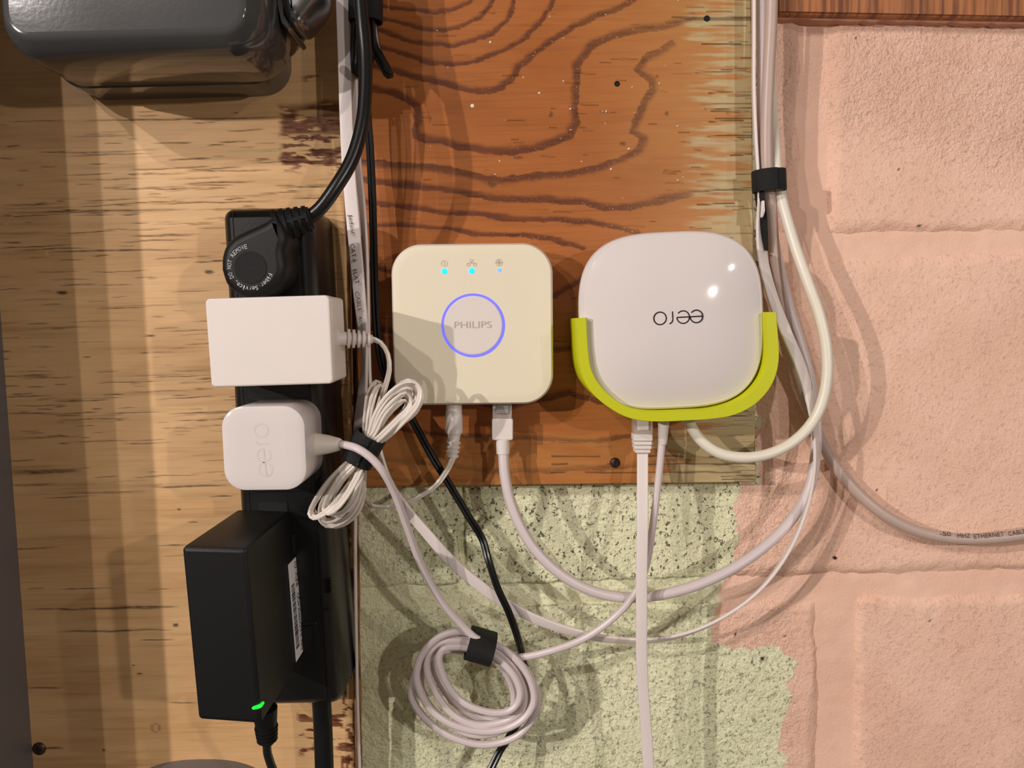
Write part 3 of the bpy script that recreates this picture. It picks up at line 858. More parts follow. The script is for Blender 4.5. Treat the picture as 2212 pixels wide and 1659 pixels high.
# bow the short left edge a little
wa = thing('white_adapter', P(590, 735, DS), 'matte white rectangular wall adapter across the power strip under the round plug', 'adapter')
part('adapter_face', prism(o, [(.0002, D2 - .0092), (0, D2 - .008), (0, D2 - .001), (.0003, D2 - .0003), (.0009, D2)]), 'white', wa)
part('adapter_back', prism(o, [(.0012, DS + .0002), (.0004, DS + .004), (.0002, D2 - .0092)]), 'white', wa)
a, b = P(731, 731, .083), P(805, 733, .079)
mb = MB(); lathe(a, b, [(0, .0038), (1, .0022)], mb, 16); core = part('relief_core', mb, 'white', wa)
mb = MB(); lathe(a - unit(b - a) * .003, b, [(0, .0056), (.12, .0056), (.17, .0049)], mb, 18)
for k in range(5):
    s0 = .26 + k * .145; r_ = .0050 - k * .00022
    lathe(a, b, [(s0, r_ * .9), (s0 + .01, r_), (s0 + .075, r_), (s0 + .085, r_ * .9)], mb, 18)
part('strain_relief', mb, 'white', wa, angle=50)
# thin twin cord: adapter -> tied bundle -> barrel plug at the bridge
def jit(q, a): return (q[0] + R.uniform(-a, a), q[1] + R.uniform(-a, a)) + tuple(q[2:])
cord = [(802, 732, .079, 40), (822, 740, .078, 60), (838, 765, .077, 60), (841, 800, .076, 50), (832, 835, .075, 30), (815, 890, .072, 10), (800, 940, .070, 0)]
LOW = [[(772, 1015), (738, 1068), (700, 1108), (680, 1118), (669, 1110), (680, 1082), (710, 1042), (750, 1003)],
       [(784, 1020), (779, 1070), (760, 1108), (730, 1130), (706, 1135), (692, 1120), (697, 1090), (722, 1045), (757, 1003)],
       [(780, 1020), (766, 1070), (745, 1105), (722, 1122), (703, 1124), (692, 1108), (700, 1078), (726, 1040), (760, 1002)],
       [(786, 1022), (784, 1075), (770, 1110), (740, 1132), (715, 1137), (698, 1126), (699, 1100), (716, 1062), (764, 1000)],
       [(776, 1018), (755, 1060), (732, 1092), (712, 1108), (700, 1100), (706, 1078), (734, 1036), (767, 1001)],
       [(774, 1016), (742, 1064), (706, 1104), (686, 1112), (676, 1100), (690, 1072), (718, 1036), (754, 1001)],
       [(782, 1020), (772, 1066), (752, 1098), (730, 1112), (714, 1108), (712, 1088), (736, 1040), (770, 1000)]]
UPP = [[(790, 932), (793, 890), (800, 845), (812, 826), (824, 830), (826, 850), (812, 895), (800, 938)],
       [(800, 932), (815, 890), (843, 850), (875, 829), (897, 829), (909, 846), (902, 874), (870, 908), (830, 946)],
       [(794, 934), (800, 895), (808, 850), (818, 834), (828, 842), (825, 868), (812, 905), (802, 940)],
       [(805, 934), (822, 890), (850, 855), (876, 840), (893, 845), (897, 862), (884, 888), (855, 915), (826, 944)],
       [(802, 933), (818, 888), (848, 846), (880, 822), (904, 833), (911, 856), (896, 888), (862, 916), (828, 947)],
       [(808, 936), (828, 895), (855, 864), (875, 852), (886, 860), (884, 878), (862, 904), (822, 943)],
       [(812, 938), (834, 898), (858, 874), (872, 866), (878, 874), (868, 892), (845, 915), (820, 944)]]
for k in range(7):
    dl = (.078, .070, .074, .066, .082, .072, .077)[k]; du_ = (.072, .080, .076, .074, .070, .082, .078)[k]; o1 = (k - 3) * 3.2
    cord.append((787 + o1 * .8, 970, .0735 + .0012 * (k % 3), 0))
    cord += [jit((x, y, dl + .003 * math.sin(i * 1.1), (0, 10, 35, 55, 60, 45, 20, 0, 0)[i]), 1.2) for i, (x, y) in enumerate(LOW[k])]
    cord.append((784 - o1 * .8, 970, .0785 - .0012 * (k % 3), 0))
    cord += [jit((x, y, du_ + .003 * math.sin(i * 1.1), (0, 10, 35, 55, 60, 45, 20, 0, 0)[i]), 1.2) for i, (x, y) in enumerate(UPP[k])]
cord += [(790, 975, .070, 0), (784, 1015, .064, 0), (781, 1052, .058, 20), (786, 1078, .052, 40), (805, 1092, .046, 60), (840, 1094, .045, 60), (890, 1080, .046, 50), (940, 1050, .046, 40), (966, 1015, .043, 20), (979, 988, .036, 0)]
part('thin_cord', twin(cord, .00092, step=.003, n=7), 'thin_white', wa)
a, b = P(981, 878, .034), P(981, 938, .034)
mb = MB(); lathe(a + np.array([0, 0, .004]), b, [(0, .0046), (.42, .0046), (.44, .0049), (.93, .0050), (1, .0042)], mb, 22)
part('barrel_plug', mb, 'white', wa, angle=50)
a, b = P(981, 937, .034), P(977, 990, .035)
mb = MB(); lathe(a, b, [(0, .0038), (.3, .0034), (1, .0026)], mb, 16)
for k in range(4):
    s0 = .30 + k * .18
    lathe(a, b, [(s0, .0034), (s0 + .01, .0042 - k * .0002), (s0 + .10, .0042 - k * .0002), (s0 + .11, .0034)], mb, 16)
part('barrel_relief', mb, 'white', wa, angle=50)
def strap(name, p0, p1, rx, ry, label, tail=None, thick=.0011):
    """a woven band round a bundle: axis p0-p1"""
    p0 = np.asarray(p0, float); p1 = np.asarray(p1, float)
    t = unit(p1 - p0); u = unit(np.cross(t, [0, 1.0, 0])); v = np.cross(t, u)
    th = np.linspace(0, 2 * math.pi, 36, endpoint=False)
    def ring(p, k): return p + (rx + k) * np.sign(np.cos(th))[:, None] * (np.abs(np.cos(th)) ** .8)[:, None] * u + (ry + k) * np.sign(np.sin(th))[:, None] * (np.abs(np.sin(th)) ** .8)[:, None] * v
    e = (p1 - p0) * .04
    rings = [ring(p0, 0), ring(p0, thick * .8), ring(p0 + e, thick), ring(p1 - e, thick), ring(p1, thick * .8), ring(p1, 0)]
    vv, f = loft(rings + [ring(p0, 0)], False, False)
    tt = thing(name, (p0 + p1) / 2, label, 'strap')
    part('band', MB().add(vv, f), 'velcro', tt, angle=60)
    # overlapping end of the strap: a raised flap on the side facing the room
    y = np.array([0, -1.0, 0]); c0 = (p0 + p1) / 2
    mb = MB(); ln = np.linalg.norm(p1 - p0)
    pts = [c0 + u * rx * s + y * (ry * max(0, 1 - abs(s) ** 2.4) ** .5 + thick + .0003) for s in np.linspace(-.25, .86, 9)]
    vv = []
    for q in pts: vv += [q - t * ln * .5, q - t * ln * .5 + y * .0008, q + t * ln * .5 + y * .0008, q + t * ln * .5]
    ff = []
    for i in range(len(pts) - 1):
        for j in range(4): ff.append((4*i + j, 4*i + (j + 1) % 4, 4*i + 4 + (j + 1) % 4, 4*i + 4 + j))
    ff += [(0, 1, 2, 3), tuple(len(vv) - 4 + j for j in (3, 2, 1, 0))]
    part('strap_flap', mb.add(vv, ff), 'velcro', tt)
    return tt
strap('cable_strap', P(770, 998, .076), P(802, 940, .076), .0074, .0078, 'black strap round the middle of the thin white cord bundle left of the cream bridge')

# --- square white adapter
D3 = .102
sq = P2([(476, 879), (656, 876), (664, 1058), (486, 1060)], D3); ctr = sq.mean(0)
o = rounded(sq, .0105, 12)
ea = thing('square_adapter', P(590, 965, DS), 'glossy white square wall adapter with rounded corners below the rectangular one', 'adapter')
part('adapter_body', prism(o, [(.001, DS + .0002), (0, DS + .002), (0, D3 - .0006), (.0002, D3 - .0002), (.0006, D3), (.003, D3 + .0003), (.006, D3 + .0005), (.009, D3 + .0006)]), 'white_gloss', ea)
def eero_word(c, right, up, h, wid, mb, y=0.0):
    """four letter round-letter word: e e r o drawn as strokes"""
    c = np.asarray(c); right = np.asarray(right); up = np.asarray(up); r = h / 2; adv = h * 1.14
    def pt(x, z, dy=0.0): return c + right * x + up * z + np.array([0, -y - dy, 0])
    xs = [-1.46 * h, -.40 * h, .66 * h, 1.45 * h]
    for x in xs[:2]:
        th = np.radians(np.linspace(0, 322, 34))
        stroke([pt(x + r * math.cos(a), r * math.sin(a)) for a in th], wid, mb)
        stroke([pt(x - r, 0, .00005), pt(x, 0, .00005), pt(x + r, 0, .00005)], wid, mb)
    x = xs[2] - r * .45
    stroke([pt(x, -r), pt(x, 0), pt(x, r * .24)], wid, mb)
    stroke([pt(x + r * .72 * (1 - math.cos(a)), r * .25 + r * .72 * math.sin(a), .00005) for a in np.radians(np.linspace(0, 78, 10))], wid, mb)
    th = np.radians(np.linspace(0, 360, 40))
    stroke([pt(xs[3] + r * math.cos(a), r * math.sin(a)) for a in th], wid, mb)
    return mb
c = P(569, 972, D3 + .00066)
lx = unit(P(562, 915, D3) - P(574, 1020, D3))
mb = MB(); eero_word(c, lx, np.array([-lx[2], 0, lx[0]]), .0066, .0009, mb)
part('relief_logo', mb, 'emboss', ea, smooth=False)
a, b = P(664, 960, .080), P(739, 960, .078)
mb = MB(); lathe(a - unit(b - a) * .004, b, [(0, .0066), (.10, .0066), (.35, .0062), (.7, .0048), (.96, .0032), (1, .0024)], mb, 24)
part('cord_cone', mb, 'cream_side', ea)
coil = [(734, 959, .079), (750, 962, .085), (772, 969, .0895), (798, 986, .0905), (824, 1014, .090), (850, 1060, .084), (880, 1140, .074), (912, 1225, .064), (955, 1300, .056), (1005, 1357, .0505), (1024, 1376, .0500), (1050, 1388, .0480)]
LOOPS = [(.0445, [(1310, 420), (1450, 520), (1570, 660), (1640, 820), (1650, 960), (1580, 1090), (1440, 1190), (1260, 1238), (1080, 1232), (900, 1185), (760, 1110), (640, 1000), (560, 850), (530, 720), (550, 580), (620, 450), (750, 335), (900, 285), (1040, 300)]),
         (.0385, [(1300, 440), (1470, 540), (1600, 690), (1675, 860), (1682, 1000), (1620, 1150), (1500, 1275), (1330, 1345), (1150, 1365), (970, 1330), (800, 1258), (640, 1140), (525, 1000), (482, 880), (500, 760), (560, 600), (640, 470), (760, 370), (900, 330), (1040, 340)]),
         (.0425, [(1290, 460), (1400, 560), (1510, 720), (1560, 880), (1540, 1020), (1430, 1115), (1280, 1165), (1130, 1178), (960, 1130), (840, 1040), (720, 880), (650, 730), (630, 600), (660, 480), (750, 400), (880, 370), (1030, 385)]),
         (.0345, [(1270, 480), (1420, 600), (1580, 780), (1610, 920), (1570, 1060), (1460, 1170), (1300, 1250), (1140, 1275), (990, 1250), (850, 1170), (700, 1050), (600, 900), (570, 780), (600, 620), (700, 500), (820, 430), (1020, 420)]),
         (.0490, [(1250, 500), (1390, 620), (1480, 740), (1520, 870), (1495, 970), (1420, 1040), (1280, 1062), (1100, 1022), (960, 950), (850, 830), (770, 660), (745, 530), (790, 450), (880, 430), (1010, 440)]),
         (.0335, [(1240, 510), (1360, 640), (1440, 800), (1460, 960), (1430, 1080), (1300, 1120), (1150, 1120), (1000, 1060), (880, 960), (770, 800), (700, 640), (720, 520), (820, 460), (1010, 480)])]
for d, q in LOOPS:
    for i, (x, y) in enumerate(q):
        e = max(0.0, math.sin(math.pi * i / (len(q) - 1))) ** .6          # gathered at the strap, fanned out below
        coil.append((780 + .226 * x, 1300 + .226 * y, .0425 + (d - .0425) * (.45 + .55 * e)))
coil += [(1040, 1413, .0365), (1078, 1418, .0365), (1120, 1420, .038), (1180, 1409, .042), (1260, 1380, .043), (1325, 1335, .044), (1370, 1285, .0465), (1395, 1225, .045), (1411, 1130, .042), (1423, 1030, .040), (1430, 955, .039)]
part('adapter_cord', tube(coil, .0021, n=10), 'cable_lilac', ea)
a, b = P(1434, 905, .040), P(1431, 960, .040)
mb = MB(); lathe(a, b, [(0, .0032), (.2, .0032), (.75, .0027), (.96, .0024), (1, .0021)], mb, 18)
part('cord_plug', mb, 'white', ea)
strap('cable_strap', P(1011, 1387, .043), P(1066, 1403, .043), .0076, .0110, 'black strap clasping the top of the round white cable coil')

# --- black wall adapter standing off the strip
D4 = .138
q4 = P2([(391, 1180), (533, 1184), (566, 1566), (427, 1556)], D4)
o = rounded(q4, .0022, 5)
ba = thing('black_adapter', P(600, 1350, DS), 'deep matte black wall adapter with green light low on the power strip', 'adapter')
part('adapter_body', prism(o, [(.0012, DS + .0002), (.0002, DS + .003), (0, D4 - .003), (.0003, D4 - .0012), (.0012, D4 - .0003), (.0022, D4)]), 'black_matte', ba)
# white label on the side that faces the camera's axis
p_t = np.array([q4[1][0], -D4, q4[1][1]]); p_b = np.array([q4[2][0], -D4, q4[2][1]])
dn = unit(p_b - p_t); nr = unit(np.cross(dn, [0, 1.0, 0]))
if nr[0] < 0: nr = -nr
yv = np.array([0, 1.0, 0])
ref = p_t + nr * .00025
lc = [on_plane(x, y, ref, nr) for x, y in [(623.5, 1216), (642, 1202), (658, 1408), (638, 1425)]]
# square the label up: a rectangle along dn and yv
lcen = sum(lc) / 4; ll = abs(np.dot(lc[2] + lc[3] - lc[0] - lc[1], dn)) / 2; lw = abs(np.dot(lc[1] + lc[2] - lc[0] - lc[3], yv)) / 2
lb = MB(); obox(lcen, dn, yv, nr, ll, lw, .0003, lb)
lab = part('label', lb, 'label', ba, smooth=False, label='white serial number label with barcode')
up_ = -yv; rt_ = -dn                                  # the writing runs up the label, its top towards the room
mb = MB(); s = lcen + nr * .0003
text('S/N: JLCD09MK4QD', s + dn * ll * .165 + yv * lw * .24, rt_, up_, w=ll * .60, h=lw * .30, mb=mb)
text('REV: 01', s - dn * ll * .335 + yv * lw * .24, rt_, up_, w=ll * .25, h=lw * .30, mb=mb)
x = -ll * .27
while x < ll * .40:
    w = R.choice([.0003, .0003, .0005, .0008])
    obox(s + dn * (x + w / 2) - yv * lw * .24, dn, yv, nr, w, lw * .34, .00005, mb); x += w + R.choice([.0003, .0005, .0006])
part('label_print', mb, 'ink', lab, smooth=False)
c = P(556, 1527, D4); led = ellipse(c[0] - .0001, c[2], .0024, .0008, 20, .22, 2.6)
part('status_light', prism(led, [(0, D4 - .003), (0, D4 + .0004), (.0003, D4 + .0008)]), 'led_green', ba, label='glowing green status light')
a, b = P(572, 1530, .112), P(578, 1606, .110)
mb = MB(); lathe(a, b, [(0, .0060), (.55, .0050), (.9, .0044), (1, .003)], mb, 18)
for k in range(4): lathe(a, b, [(.5 + k * .11, .0046), (.51 + k * .11, .0056 - k * .0002), (.56 + k * .11, .0056 - k * .0002), (.57 + k * .11, .0046)], mb, 18)
part('strain_relief', mb, 'black_matte', ba, angle=50)
part('adapter_cord', tube([(577, 1600, .110), (577, 1622, .108), (584, 1648, .104), (600, 1690, .098), (620, 1790, .09)], .0021), 'black_cord', ba)

# ================================================================== THE CREAM BRIDGE
D5 = .045
c5 = P(1020.5, 701.5, D5)
hw = 174.5 * mpp(D5)
rt5 = unit(P(1140, 700, D5) - P(900, 704, D5)); ROT = math.atan2(rt5[2], rt5[0])
ROT = math.radians(-.9)
ca, sa = math.cos(ROT), math.sin(ROT)
def rot2(x, z, c, ca=ca, sa=sa): return (c[0] + x * ca - z * sa, c[2] + x * sa + z * ca)
o = rounded([rot2(x * hw, z * hw, c5) for x, z in ((-1, -1), (1, -1), (1, 1), (-1, 1))], 66 * mpp(D5), 16)
br = thing('smart_bridge', (c5[0], -DB, c5[2]), 'cream square bridge with glowing blue ring button on the red-brown board', 'hub')
part('shell', prism(o, [(.004, DB + .0001), (.002, DB + .003), (.0006, DB + .009), (0, DB + .016), (0, DB + .021), (.0004, DB + .0238), (.0014, DB + .0256)]), 'cream_side', br)
part('face_plate', prism(inset(o, .0012), [(0, DB + .0250), (.0002, DB + .0259), (.0008, D5), (.004, D5 + .0002)]), 'cream', br)
R5 = np.array([ca, 0, sa]); U5 = np.array([-sa, 0, ca])
bc = P(1022, 703, D5 + .0003)
part('button', prism(ellipse(bc[0], bc[2], 63 * mpp(D5), 63 * mpp(D5), 56), [(0, D5 - .001), (0, D5 + .0004), (.0004, D5 + .0007)]), 'button', br, label='round pale push button')
def ringmesh(c, r0, r1, d0, d1, n=64):
    t = np.linspace(0, 2 * math.pi, n, endpoint=False); e = np.stack([np.cos(t), 0 * t, np.sin(t)], -1)
    def rg(r, d): q = c + e * r; q[:, 1] = -d; return q
    v, f = loft([rg(r0, d0), rg(r0, d1), rg(r1, d1), rg(r1, d0), rg(r0, d0)], False, False)
    return MB().add(v, f)
part('ring_light', ringmesh(bc, 63.5 * mpp(D5), 68.5 * mpp(D5), D5 - .001, D5 + .0004), 'ring', br, label='glowing violet blue ring')
part('button_lettering', text('PHILIPS', bc + np.array([0, -.0006, .0004]), R5, U5, w=80 * mpp(D5), h=14.5 * mpp(D5)), 'print_grey', br, smooth=False)
for (x, y, r, m) in [(960, 586, 6.2, 'led_blue'), (1019, 585, 6.4, 'led_blue'), (1079, 583.5, 4.2, 'led_dim')]:
    c = P(x, y, D5 + .0004); rr = r * mpp(D5)
    part('indicator_light', prism(ellipse(c[0], c[2], rr, rr, 20), [(0, D5 - .001), (0, D5 + .0004), (rr * .3, D5 + .0006)]), m, br)
mb = MB(); k5 = mpp(D5); yo = np.array([0, -.0003, 0])
def ipt(x, y): return P(x, y, D5 + .0004)
def icirc(x, y, r, a0=0, a1=360): return [ipt(x + r * math.cos(a), y + r * math.sin(a)) for a in np.radians(np.linspace(a0, a1, 24))]
stroke(icirc(960, 569, 6.5), 1.4 * k5, mb); stroke([ipt(960, 565), ipt(960, 569), ipt(960, 573)], 1.6 * k5, mb)
for (x, y) in [(1019, 563), (1012, 572), (1026, 572)]:
    stroke([ipt(x - 3, y - 2.5), ipt(x + 3, y - 2.5), ipt(x + 3, y + 2.5), ipt(x - 3, y + 2.5), ipt(x - 3, y - 2.5)], 1.4 * k5, mb)
stroke([ipt(1009, 568), ipt(1019, 568), ipt(1029, 568)], 1.3 * k5, mb); stroke([ipt(1019, 565), ipt(1019, 567), ipt(1019, 568.5)], 1.3 * k5, mb)
stroke(icirc(1078, 567, 7.2), 1.4 * k5, mb); stroke(icirc(1078, 567, 3.2), 1.2 * k5, mb)
stroke([ipt(1078, 560), ipt(1078, 567), ipt(1078, 574)], 1.2 * k5, mb); stroke([ipt(1071, 567), ipt(1078, 567), ipt(1085, 567)], 1.2 * k5, mb)
part('icon_print', mb, 'icon_grey', br, smooth=False)

# --- round white network cable of the bridge
hc = thing('network_cable', P(1150, 1150, .02), 'round white network cable hanging in a wide loop from the cream bridge', 'cable')
def plugbox(name, px0, px1, py0, py1, d, th, mat, parent, r=.0006, ins=.0003):
    o = rounded(P2([(px0, py0), (px1, py0), (px1, py1), (px0, py1)], d), r, 4)
    return part(name, prism(o, [(ins, d - th), (0, d - th + .0004), (0, d - .0004), (ins, d)]), mat, parent)
cp = plugbox('clear_plug', 1064, 1106, 866, 907, .036, .0075, 'clear', hc)
plugbox('plug_tongue', 1072, 1099, 862, 894, .0372, .0012, 'clear', cp)
plugbox('plug_boot', 1063, 1108, 905, 951, .0375, .009, 'white', hc, .0012, .0006)
a, b = P(1086, 949, .034), P(1087, 981, .034)
mb = MB(); lathe(a, b, [(0, .0040), (.95, .0038), (1, .0030)], mb, 20); part('boot_sleeve', mb, 'white', hc)
part('cable', tube([(1087, 975, .034), (1091, 1030, .036), (1108, 1100, .038), (1150, 1180, .040), (1215, 1243, .041), (1290, 1280, .041), (1370, 1291, .040), (1470, 1275, .040), (1560, 1240, .038), (1640, 1190, .034), (1705, 1128, .030),
      (1746, 1060, .026), (1761, 990, .022), (1763, 915, .0195), (1752, 830, .0175), (1731, 750, .0145), (1706, 670, .0125), (1686, 590, .0145), (1672, 520, .018), (1656, 450, .022), (1645, 390, .027), (1646, 300, .027), (1647, 180, .026), (1646, 60, .026), (1645, -130, .026)], .0031), 'cable_lilac', hc)

# ================================================================== THE WHITE ROUTER AND ITS BRACKET
D6 = .068
TILT = math.radians(1.2)
c6 = P(1459, 693, D6); hw6 = 204 * mpp(D6); hh6 = 196 * mpp(D6)
def rot6(x, z): return (c6[0] + x * math.cos(TILT) - z * math.sin(TILT), c6[2] + x * math.sin(TILT) + z * math.cos(TILT))
e1_ = ellipse(0, 0, hw6, hh6, 120, 0, 3.15)
o = np.array([rot6(*p) for p in e1_]); cc = np.array([c6[0], c6[2]])
rt = thing('router', (c6[0], -DB, c6[2]), 'glossy white square router mounted upside down in a lime green bracket', 'router')
mb = MB(); rings = []
for s, d in [(.86, DB + .004), (.92, DB + .006), (.965, DB + .016), (.985, DB + .026), (.997, DB + .034), (1.0, .0555), (.997, .0572), (.985, .0588), (.96, .0606)]:
    q = cc + (o - cc) * s; rings.append(np.stack([q[:, 0], np.full(len(q), -d), q[:, 1]], -1))
part('router_shell', mb.add(*loft(rings)), 'white_gloss', rt, angle=60)
rings = []
for s in (.962, .95, .93, .9, .86, .8, .73, .66, .58, .5, .42, .34, .26, .18, .1, .04):
    q = cc + (o - cc) * s; rings.append(np.stack([q[:, 0], np.full(len(q), -(.0604 + .0078 * (1 - (s / .962) ** 2.6))), q[:, 1]], -1))
part('top_cover', MB().add(*loft(rings)), 'white_gloss', rt, angle=60)
lr = -unit(P(1520, 682, .0684) - P(1410, 688, .0684))
lc6 = P(1465, 685.5, .0684); mb = MB()
eero_word(lc6, lr, np.array([-lr[2], 0, lr[0]]), 27 * mpp(.069), 2.4 * mpp(.069), mb)
part('router_logo', mb, 'logo_ink', rt, smooth=False)
# bracket: a U following the router's lower half
DBK = .0665
t = np.linspace(0, 1, 90)
outer_px = [(1245, 687), (1247, 720), (1249, 760), (1253, 795), (1262, 825), (1281, 852), (1310, 877), (1345, 898), (1378, 908), (1420, 911), (1480, 909), (1540, 905), (1585, 897), (1625, 878), (1655, 850), (1673, 820), (1682, 785), (1683, 750), (1680, 710), (1677, 674)]
inner_px = [(1267, 686), (1268, 720), (1271, 760), (1276, 793), (1285, 815), (1302, 839), (1330, 864), (1358, 880), (1390, 888), (1424, 890), (1480, 888), (1535, 885), (1572, 876), (1605, 860), (1632, 836), (1648, 812), (1656, 785), (1658, 750), (1656, 710), (1655, 674)]
def sm(pxs): return spline(np.array([P(x, y, DBK) for x, y in pxs]), .0015)
def resample(c, n):
    l = np.concatenate([[0], np.cumsum(np.linalg.norm(np.diff(c, axis=0), axis=1))]); u = np.linspace(0, l[-1], n)
    return np.stack([np.interp(u, l, c[:, k]) for k in range(3)], -1)
ou, inn = resample(sm(outer_px), 80), resample(sm(inner_px), 80)
rings = []
for a, b in zip(ou, inn):
    e = (b - a) * .05
    rings.append(np.array([(a[0], -DB - .0002, a[2]), (a[0], -DBK + .0004, a[2]), (a[0] + e[0], -DBK, a[2] + e[2]), (b[0] - e[0], -DBK, b[2] - e[2]), (b[0], -DBK + .0004, b[2]), (b[0], -DB - .0002, b[2])]))
bk = thing('wall_bracket', (c6[0], -DB, P(1460, 900, DBK)[2]), 'lime green U-shaped wall bracket holding the white router', 'bracket')
part('bracket_rim', MB().add(*loft(rings)), 'lime', bk, angle=40)
q = np.concatenate([ou, inn[::-1]])
bo = ou[:, [0, 2]]
part('bracket_plate', prism(bo, [(.0004, DB + .0001), (.0002, DB + .0035)]), 'lime', bk)

# --- flat white cable straight down from the router
fc = thing('flat_network_cable', P(1388, 1300, .02), 'flat white network cable hanging straight down from the router to the bottom edge', 'cable')
plugbox('clear_plug', 1369, 1410, 896, 946, .041, .008, 'clear', fc)
pt_ = plugbox('plug_tongue', 1377, 1402, 890, 930, .0425, .0015, 'white', fc)
mb = MB()
for k, (y0, y1, w) in enumerate([(938, 953, 21), (954, 962, 20), (963, 971, 19), (972, 979, 17)]):
    o = rounded(P2([(1389 - w, y0), (1389 + w, y0), (1389 + w, y1), (1389 - w, y1)], .042), .0006, 3)
    prism(o, [(.0002, .0335), (0, .034), (0, .0414), (.0003, .042)], mb)
part('plug_boot', mb, 'white', fc)
part('cable', flat([(1388, 970, .038, 0), (1388, 1040, .043, 0), (1388, 1140, .049, 0), (1386, 1230, .052, 0), (1386, 1330, .053, 0), (1386, 1420, .052, 3), (1390, 1500, .050, 6), (1397, 1590, .048, 6), (1402, 1680, .047, 4), (1405, 1790, .046, 4)], .0064, .0018), 'cable_white', fc)

# --- thick round white cable curling from the router up to the bundle
wc = thing('round_cable', P(1700, 800, .02), 'thick cream white cable curling from under the router up to the black strap', 'cable')
part('cable', tube([(1487, 905, .040), (1495, 925, .042), (1515, 952, .044), (1550, 977, .046), (1600, 988, .048), (1655, 982, .048), (1705, 960, .047), (1745, 925, .046), (1772, 880, .046), (1786, 820, .046), (1785, 750, .045), (1770, 680, .043), (1745, 610, .040),
      (1720, 540, .036), (1700, 475, .032), (1686, 420, .030), (1678, 370, .030), (1674, 310, .027), (1668, 240, .022), (1664, 150, .020), (1662, 40, .020), (1661, -130, .020)], .0031), 'cable_cream', wc)
o = rounded(P2([(1477, 893), (1500, 893), (1498, 915), (1480, 915)], .043), .0008, 4)
part('cable_plug', prism(o, [(.0004, .034), (0, .0345), (0, .0425), (.0006, .043)]), 'white', wc)
# --- pinkish grey network cable to the right edge
gcab = thing('grey_cable', P(1700, 500, .02), 'pinkish grey network cable sweeping from the bundle to the right edge', 'cable')
gpts = [(1668, -130, .033), (1666, 40, .033), (1660, 160, .033), (1656, 280, .033), (1658, 380, .032), (1665, 450, .028), (1670, 520, .024), (1678, 600, .0225), (1690, 680, .0205), (1708, 760, .016), (1735, 850, .0108), (1764, 930, .0090), (1800, 1000, .0100),
        (1850, 1062, .0125), (1910, 1112, .0155), (1975, 1145, .0165), (2050, 1162, .017), (2130, 1164, .017), (2212, 1155, .017), (2420, 1120, .017)]
part('cable', tube(gpts, .0034, n=14), 'cable_grey', gcab)
mb = MB()
for s, x, y, a, w in [('-50', 2042, 1153, -3, 24), ('MHZ', 2082, 1157, 0, 28), ('ETHERNET', 2136, 1156, 4, 66), ('CABLE', 2196, 1150, 8, 38)]:
    c = P(x, y, .0206); r = np.array([math.cos(math.radians(a)), 0, math.sin(math.radians(a))]); u = np.array([-r[2], .35, r[0]])
    text(s, c, r, u, w=w * mpp(.02), h=9 * mpp(.02), mb=mb)
part('cable_print', mb, 'ink', gcab, smooth=False)
# --- strap of the right bundle, with the tail that hangs from it
st_ = strap('cable_strap', P(1662, 414, .0325), P(1660, 368, .0325), .0082, .0066, 'black woven strap round the cable bundle at the edge of the pink wall')
part('strap_tail', flat([(1640, 395, .034, 50), (1641, 425, .034, 55), (1646, 455, .033, 60), (1650, 500, .031, 70), (1652, 540, .028, 80)], .0062, .001), 'velcro', st_)
o = rounded(P2([(1647, 431), (1652, 434), (1653, 455), (1649, 469), (1645, 470)], .0385), .0006, 4)
part('strap_tab', prism(o, [(0, .036), (0, .0382), (.0003, .0385)]), 'white', st_, label='small white oval tab')

# ================================================================== FLAT CABLES ON THE LEFT COLUMN
fa = thing('printed_flat_cable', P(760, 600, DP), 'flat white cable with black printing running down the plywood edge to the bottom', 'cable')
fa_pts = [(736, -130, .048, 0), (740, 0, .048, 0), (744, 120, .048, 0), (748, 250, .048, 0), (753, 360, .048, 0), (760, 450, .048, 0), (768, 540, .047, 5), (777, 640, .046, 18), (785, 720, .045, 40), (788, 790, .044, 60), (783, 850, .042, 40), (775, 920, .040, 35), (770, 1000, .036, 60), (768, 1100, .031, 78),
          (768, 1250, .029, 80), (770, 1400, .028, 78), (773, 1560, .028, 75), (777, 1680, .028, 72), (780, 1790, .028, 72)]
part('cable', flat(fa_pts, .0072, .0018), 'cable_white', fa)
mb = MB()
for s, x0, y0, x1, y1, h in [('Jadaol', 755, 463, 761, 504, 10), ('®', 763, 507, 763.5, 510, 5), ('CAT.6', 761, 527, 767, 566, 9), ('FLAT', 766, 582, 772, 613, 9), ('CABLE', 771, 630, 778, 672, 9), ('ROHS', 778, 685, 783, 716, 8)]:
    a, b = P(x0, y0, .0495), P(x1, y1, .0495); r = unit(b - a)
    u = np.array([-r[2], 0, r[0]])
    if s == 'CABLE': u = unit(u * .93 + np.array([0, .38, 0]))
    if s == 'ROHS': u = unit(u * .8 + np.array([0, .6, 0]))
    text(s, (a + b) / 2, r, u, w=np.linalg.norm(b - a), h=h * mpp(.049), mb=mb)
part('cable_print', mb, 'ink', fa, smooth=False)
fb = thing('looping_flat_cable', P(1300, 1370, .02), 'flat white cable swooping in a wide low loop from left column to right bundle', 'cable')
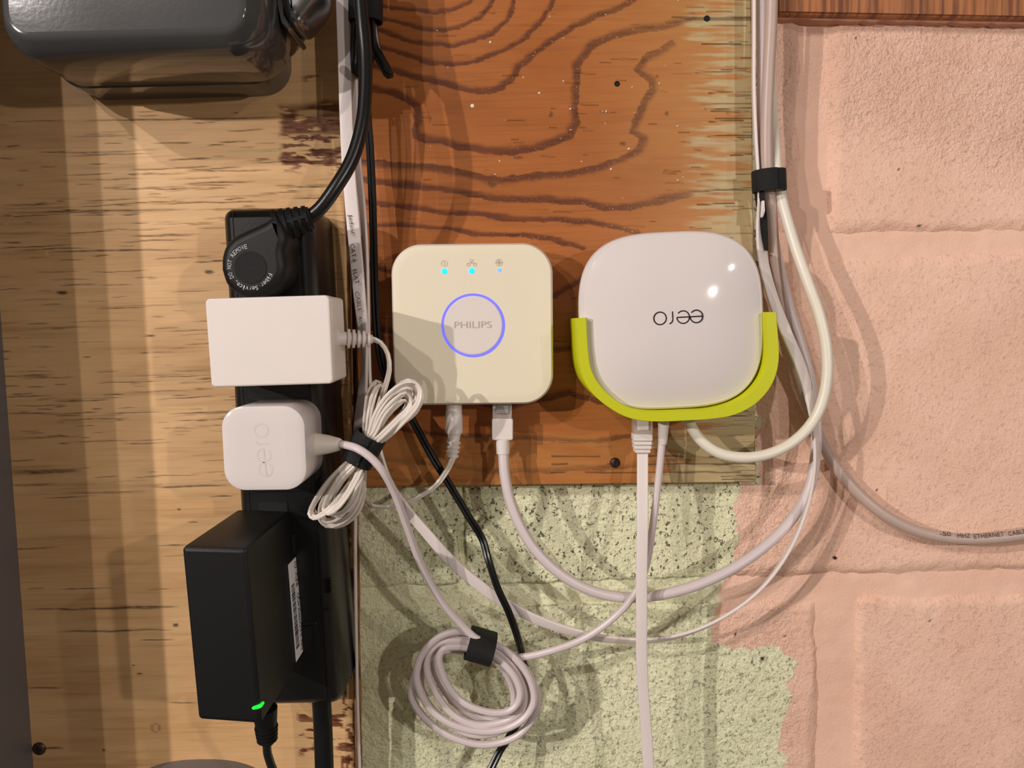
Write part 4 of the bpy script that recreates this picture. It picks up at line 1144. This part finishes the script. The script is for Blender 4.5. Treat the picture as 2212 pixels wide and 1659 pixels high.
fb_pts = [(757, -130, .0405, 20), (760, 40, .041, 20), (762, 200, .041, 25), (768, 330, .041, 30), (779, 430, .041, 40), (788, 530, .041, 55), (793, 650, .041, 65), (796, 760, .041, 70), (800, 840, .042, 75), (806, 900, .044, 75), (820, 970, .047, 70), (842, 1040, .049, 60), (872, 1092, .049, 35), (920, 1150, .047, 20), (985, 1222, .044, 12), (1060, 1282, .040, 10),
          (1130, 1325, .037, 20), (1220, 1360, .036, 30), (1310, 1380, .035, 38), (1400, 1384, .035, 48), (1480, 1370, .035, 55), (1560, 1335, .035, 62), (1640, 1275, .035, 70), (1700, 1195, .036, 78), (1740, 1105, .037, 75), (1760, 1020, .039, 60), (1763, 950, .040, 45), (1752, 870, .040, 25), (1728, 790, .038, 12),
          (1697, 715, .034, 8), (1668, 640, .030, 10), (1648, 560, .028, 25), (1640, 490, .029, 50), (1640, 430, .031, 70), (1637, 370, .032, 75), (1632, 300, .031, 80), (1628, 200, .030, 80), (1628, 80, .030, 80), (1628, -130, .030, 80)]
part('cable', flat(fb_pts, .0066, .0018), 'cable_white', fb)

# ================================================================== BLACK CORDS, TOP LEFT
bc_ = thing('thin_black_cord', P(805, 500, DB), 'thin black twin cord snaking down from the top across the green block wall', 'cord')
part('cord', twin([(790, -130, .040, 0), (786, 60, .042, 0), (790, 160, .044, 0), (793, 240, .046, 10), (799, 320, .044, 10), (804, 420, .040, 10), (807, 520, .037, 15), (810, 640, .034, 10), (817, 740, .032, 10), (833, 810, .030, 20), (865, 866, .029, 10), (892, 910, .030, 10), (930, 980, .034, 5), (968, 1042, .036, 10), (1010, 1112, .036, 10), (1042, 1165, .038, 20), (1056, 1212, .044, 30), (1075, 1270, .046, 30), (1098, 1320, .046, 30),
      (1116, 1370, .042, 20), (1130, 1425, .030, 20), (1137, 1475, .016, 10), (1128, 1540, .014, 10), (1100, 1592, .024, 10), (1080, 1622, .030, 10), (1060, 1662, .034, 10), (1010, 1760, .04, 0)], .00125, n=8), 'black_cord', bc_)
loops = [(800, 20, .050, 0), (803, 80, .052, 0), (808, 110, .052, 20), (822, 132, .052, 30), (836, 158, .050, 40), (842, 160, .047, 60), (832, 140, .044, 40), (816, 112, .044, 10), (806, 60, .046, 0), (800, -20, .046, 0), (792, -60, .048, 0),
         (772, -20, .050, 0), (768, 60, .050, 10), (766, 120, .050, 20), (768, 155, .048, 50), (776, 160, .045, 60), (778, 120, .044, 20), (776, 40, .044, 0), (780, -60, .045, 0), (795, -70, .047, 0), (800, 10, .049, 0), (802, 70, .049, 0), (800, 125, .049, 10), (795, 138, .047, 40), (790, 125, .045, 20), (790, 50, .045, 0), (788, -90, .045, 0)]
part('tied_loops', twin(loops, .0013, n=8), 'black_cord', bc_)
strap('cable_strap', P(790, -70, .048), P(790, 48, .048), .0080, .0058, 'black strap round the folded thin black cord at the top edge')
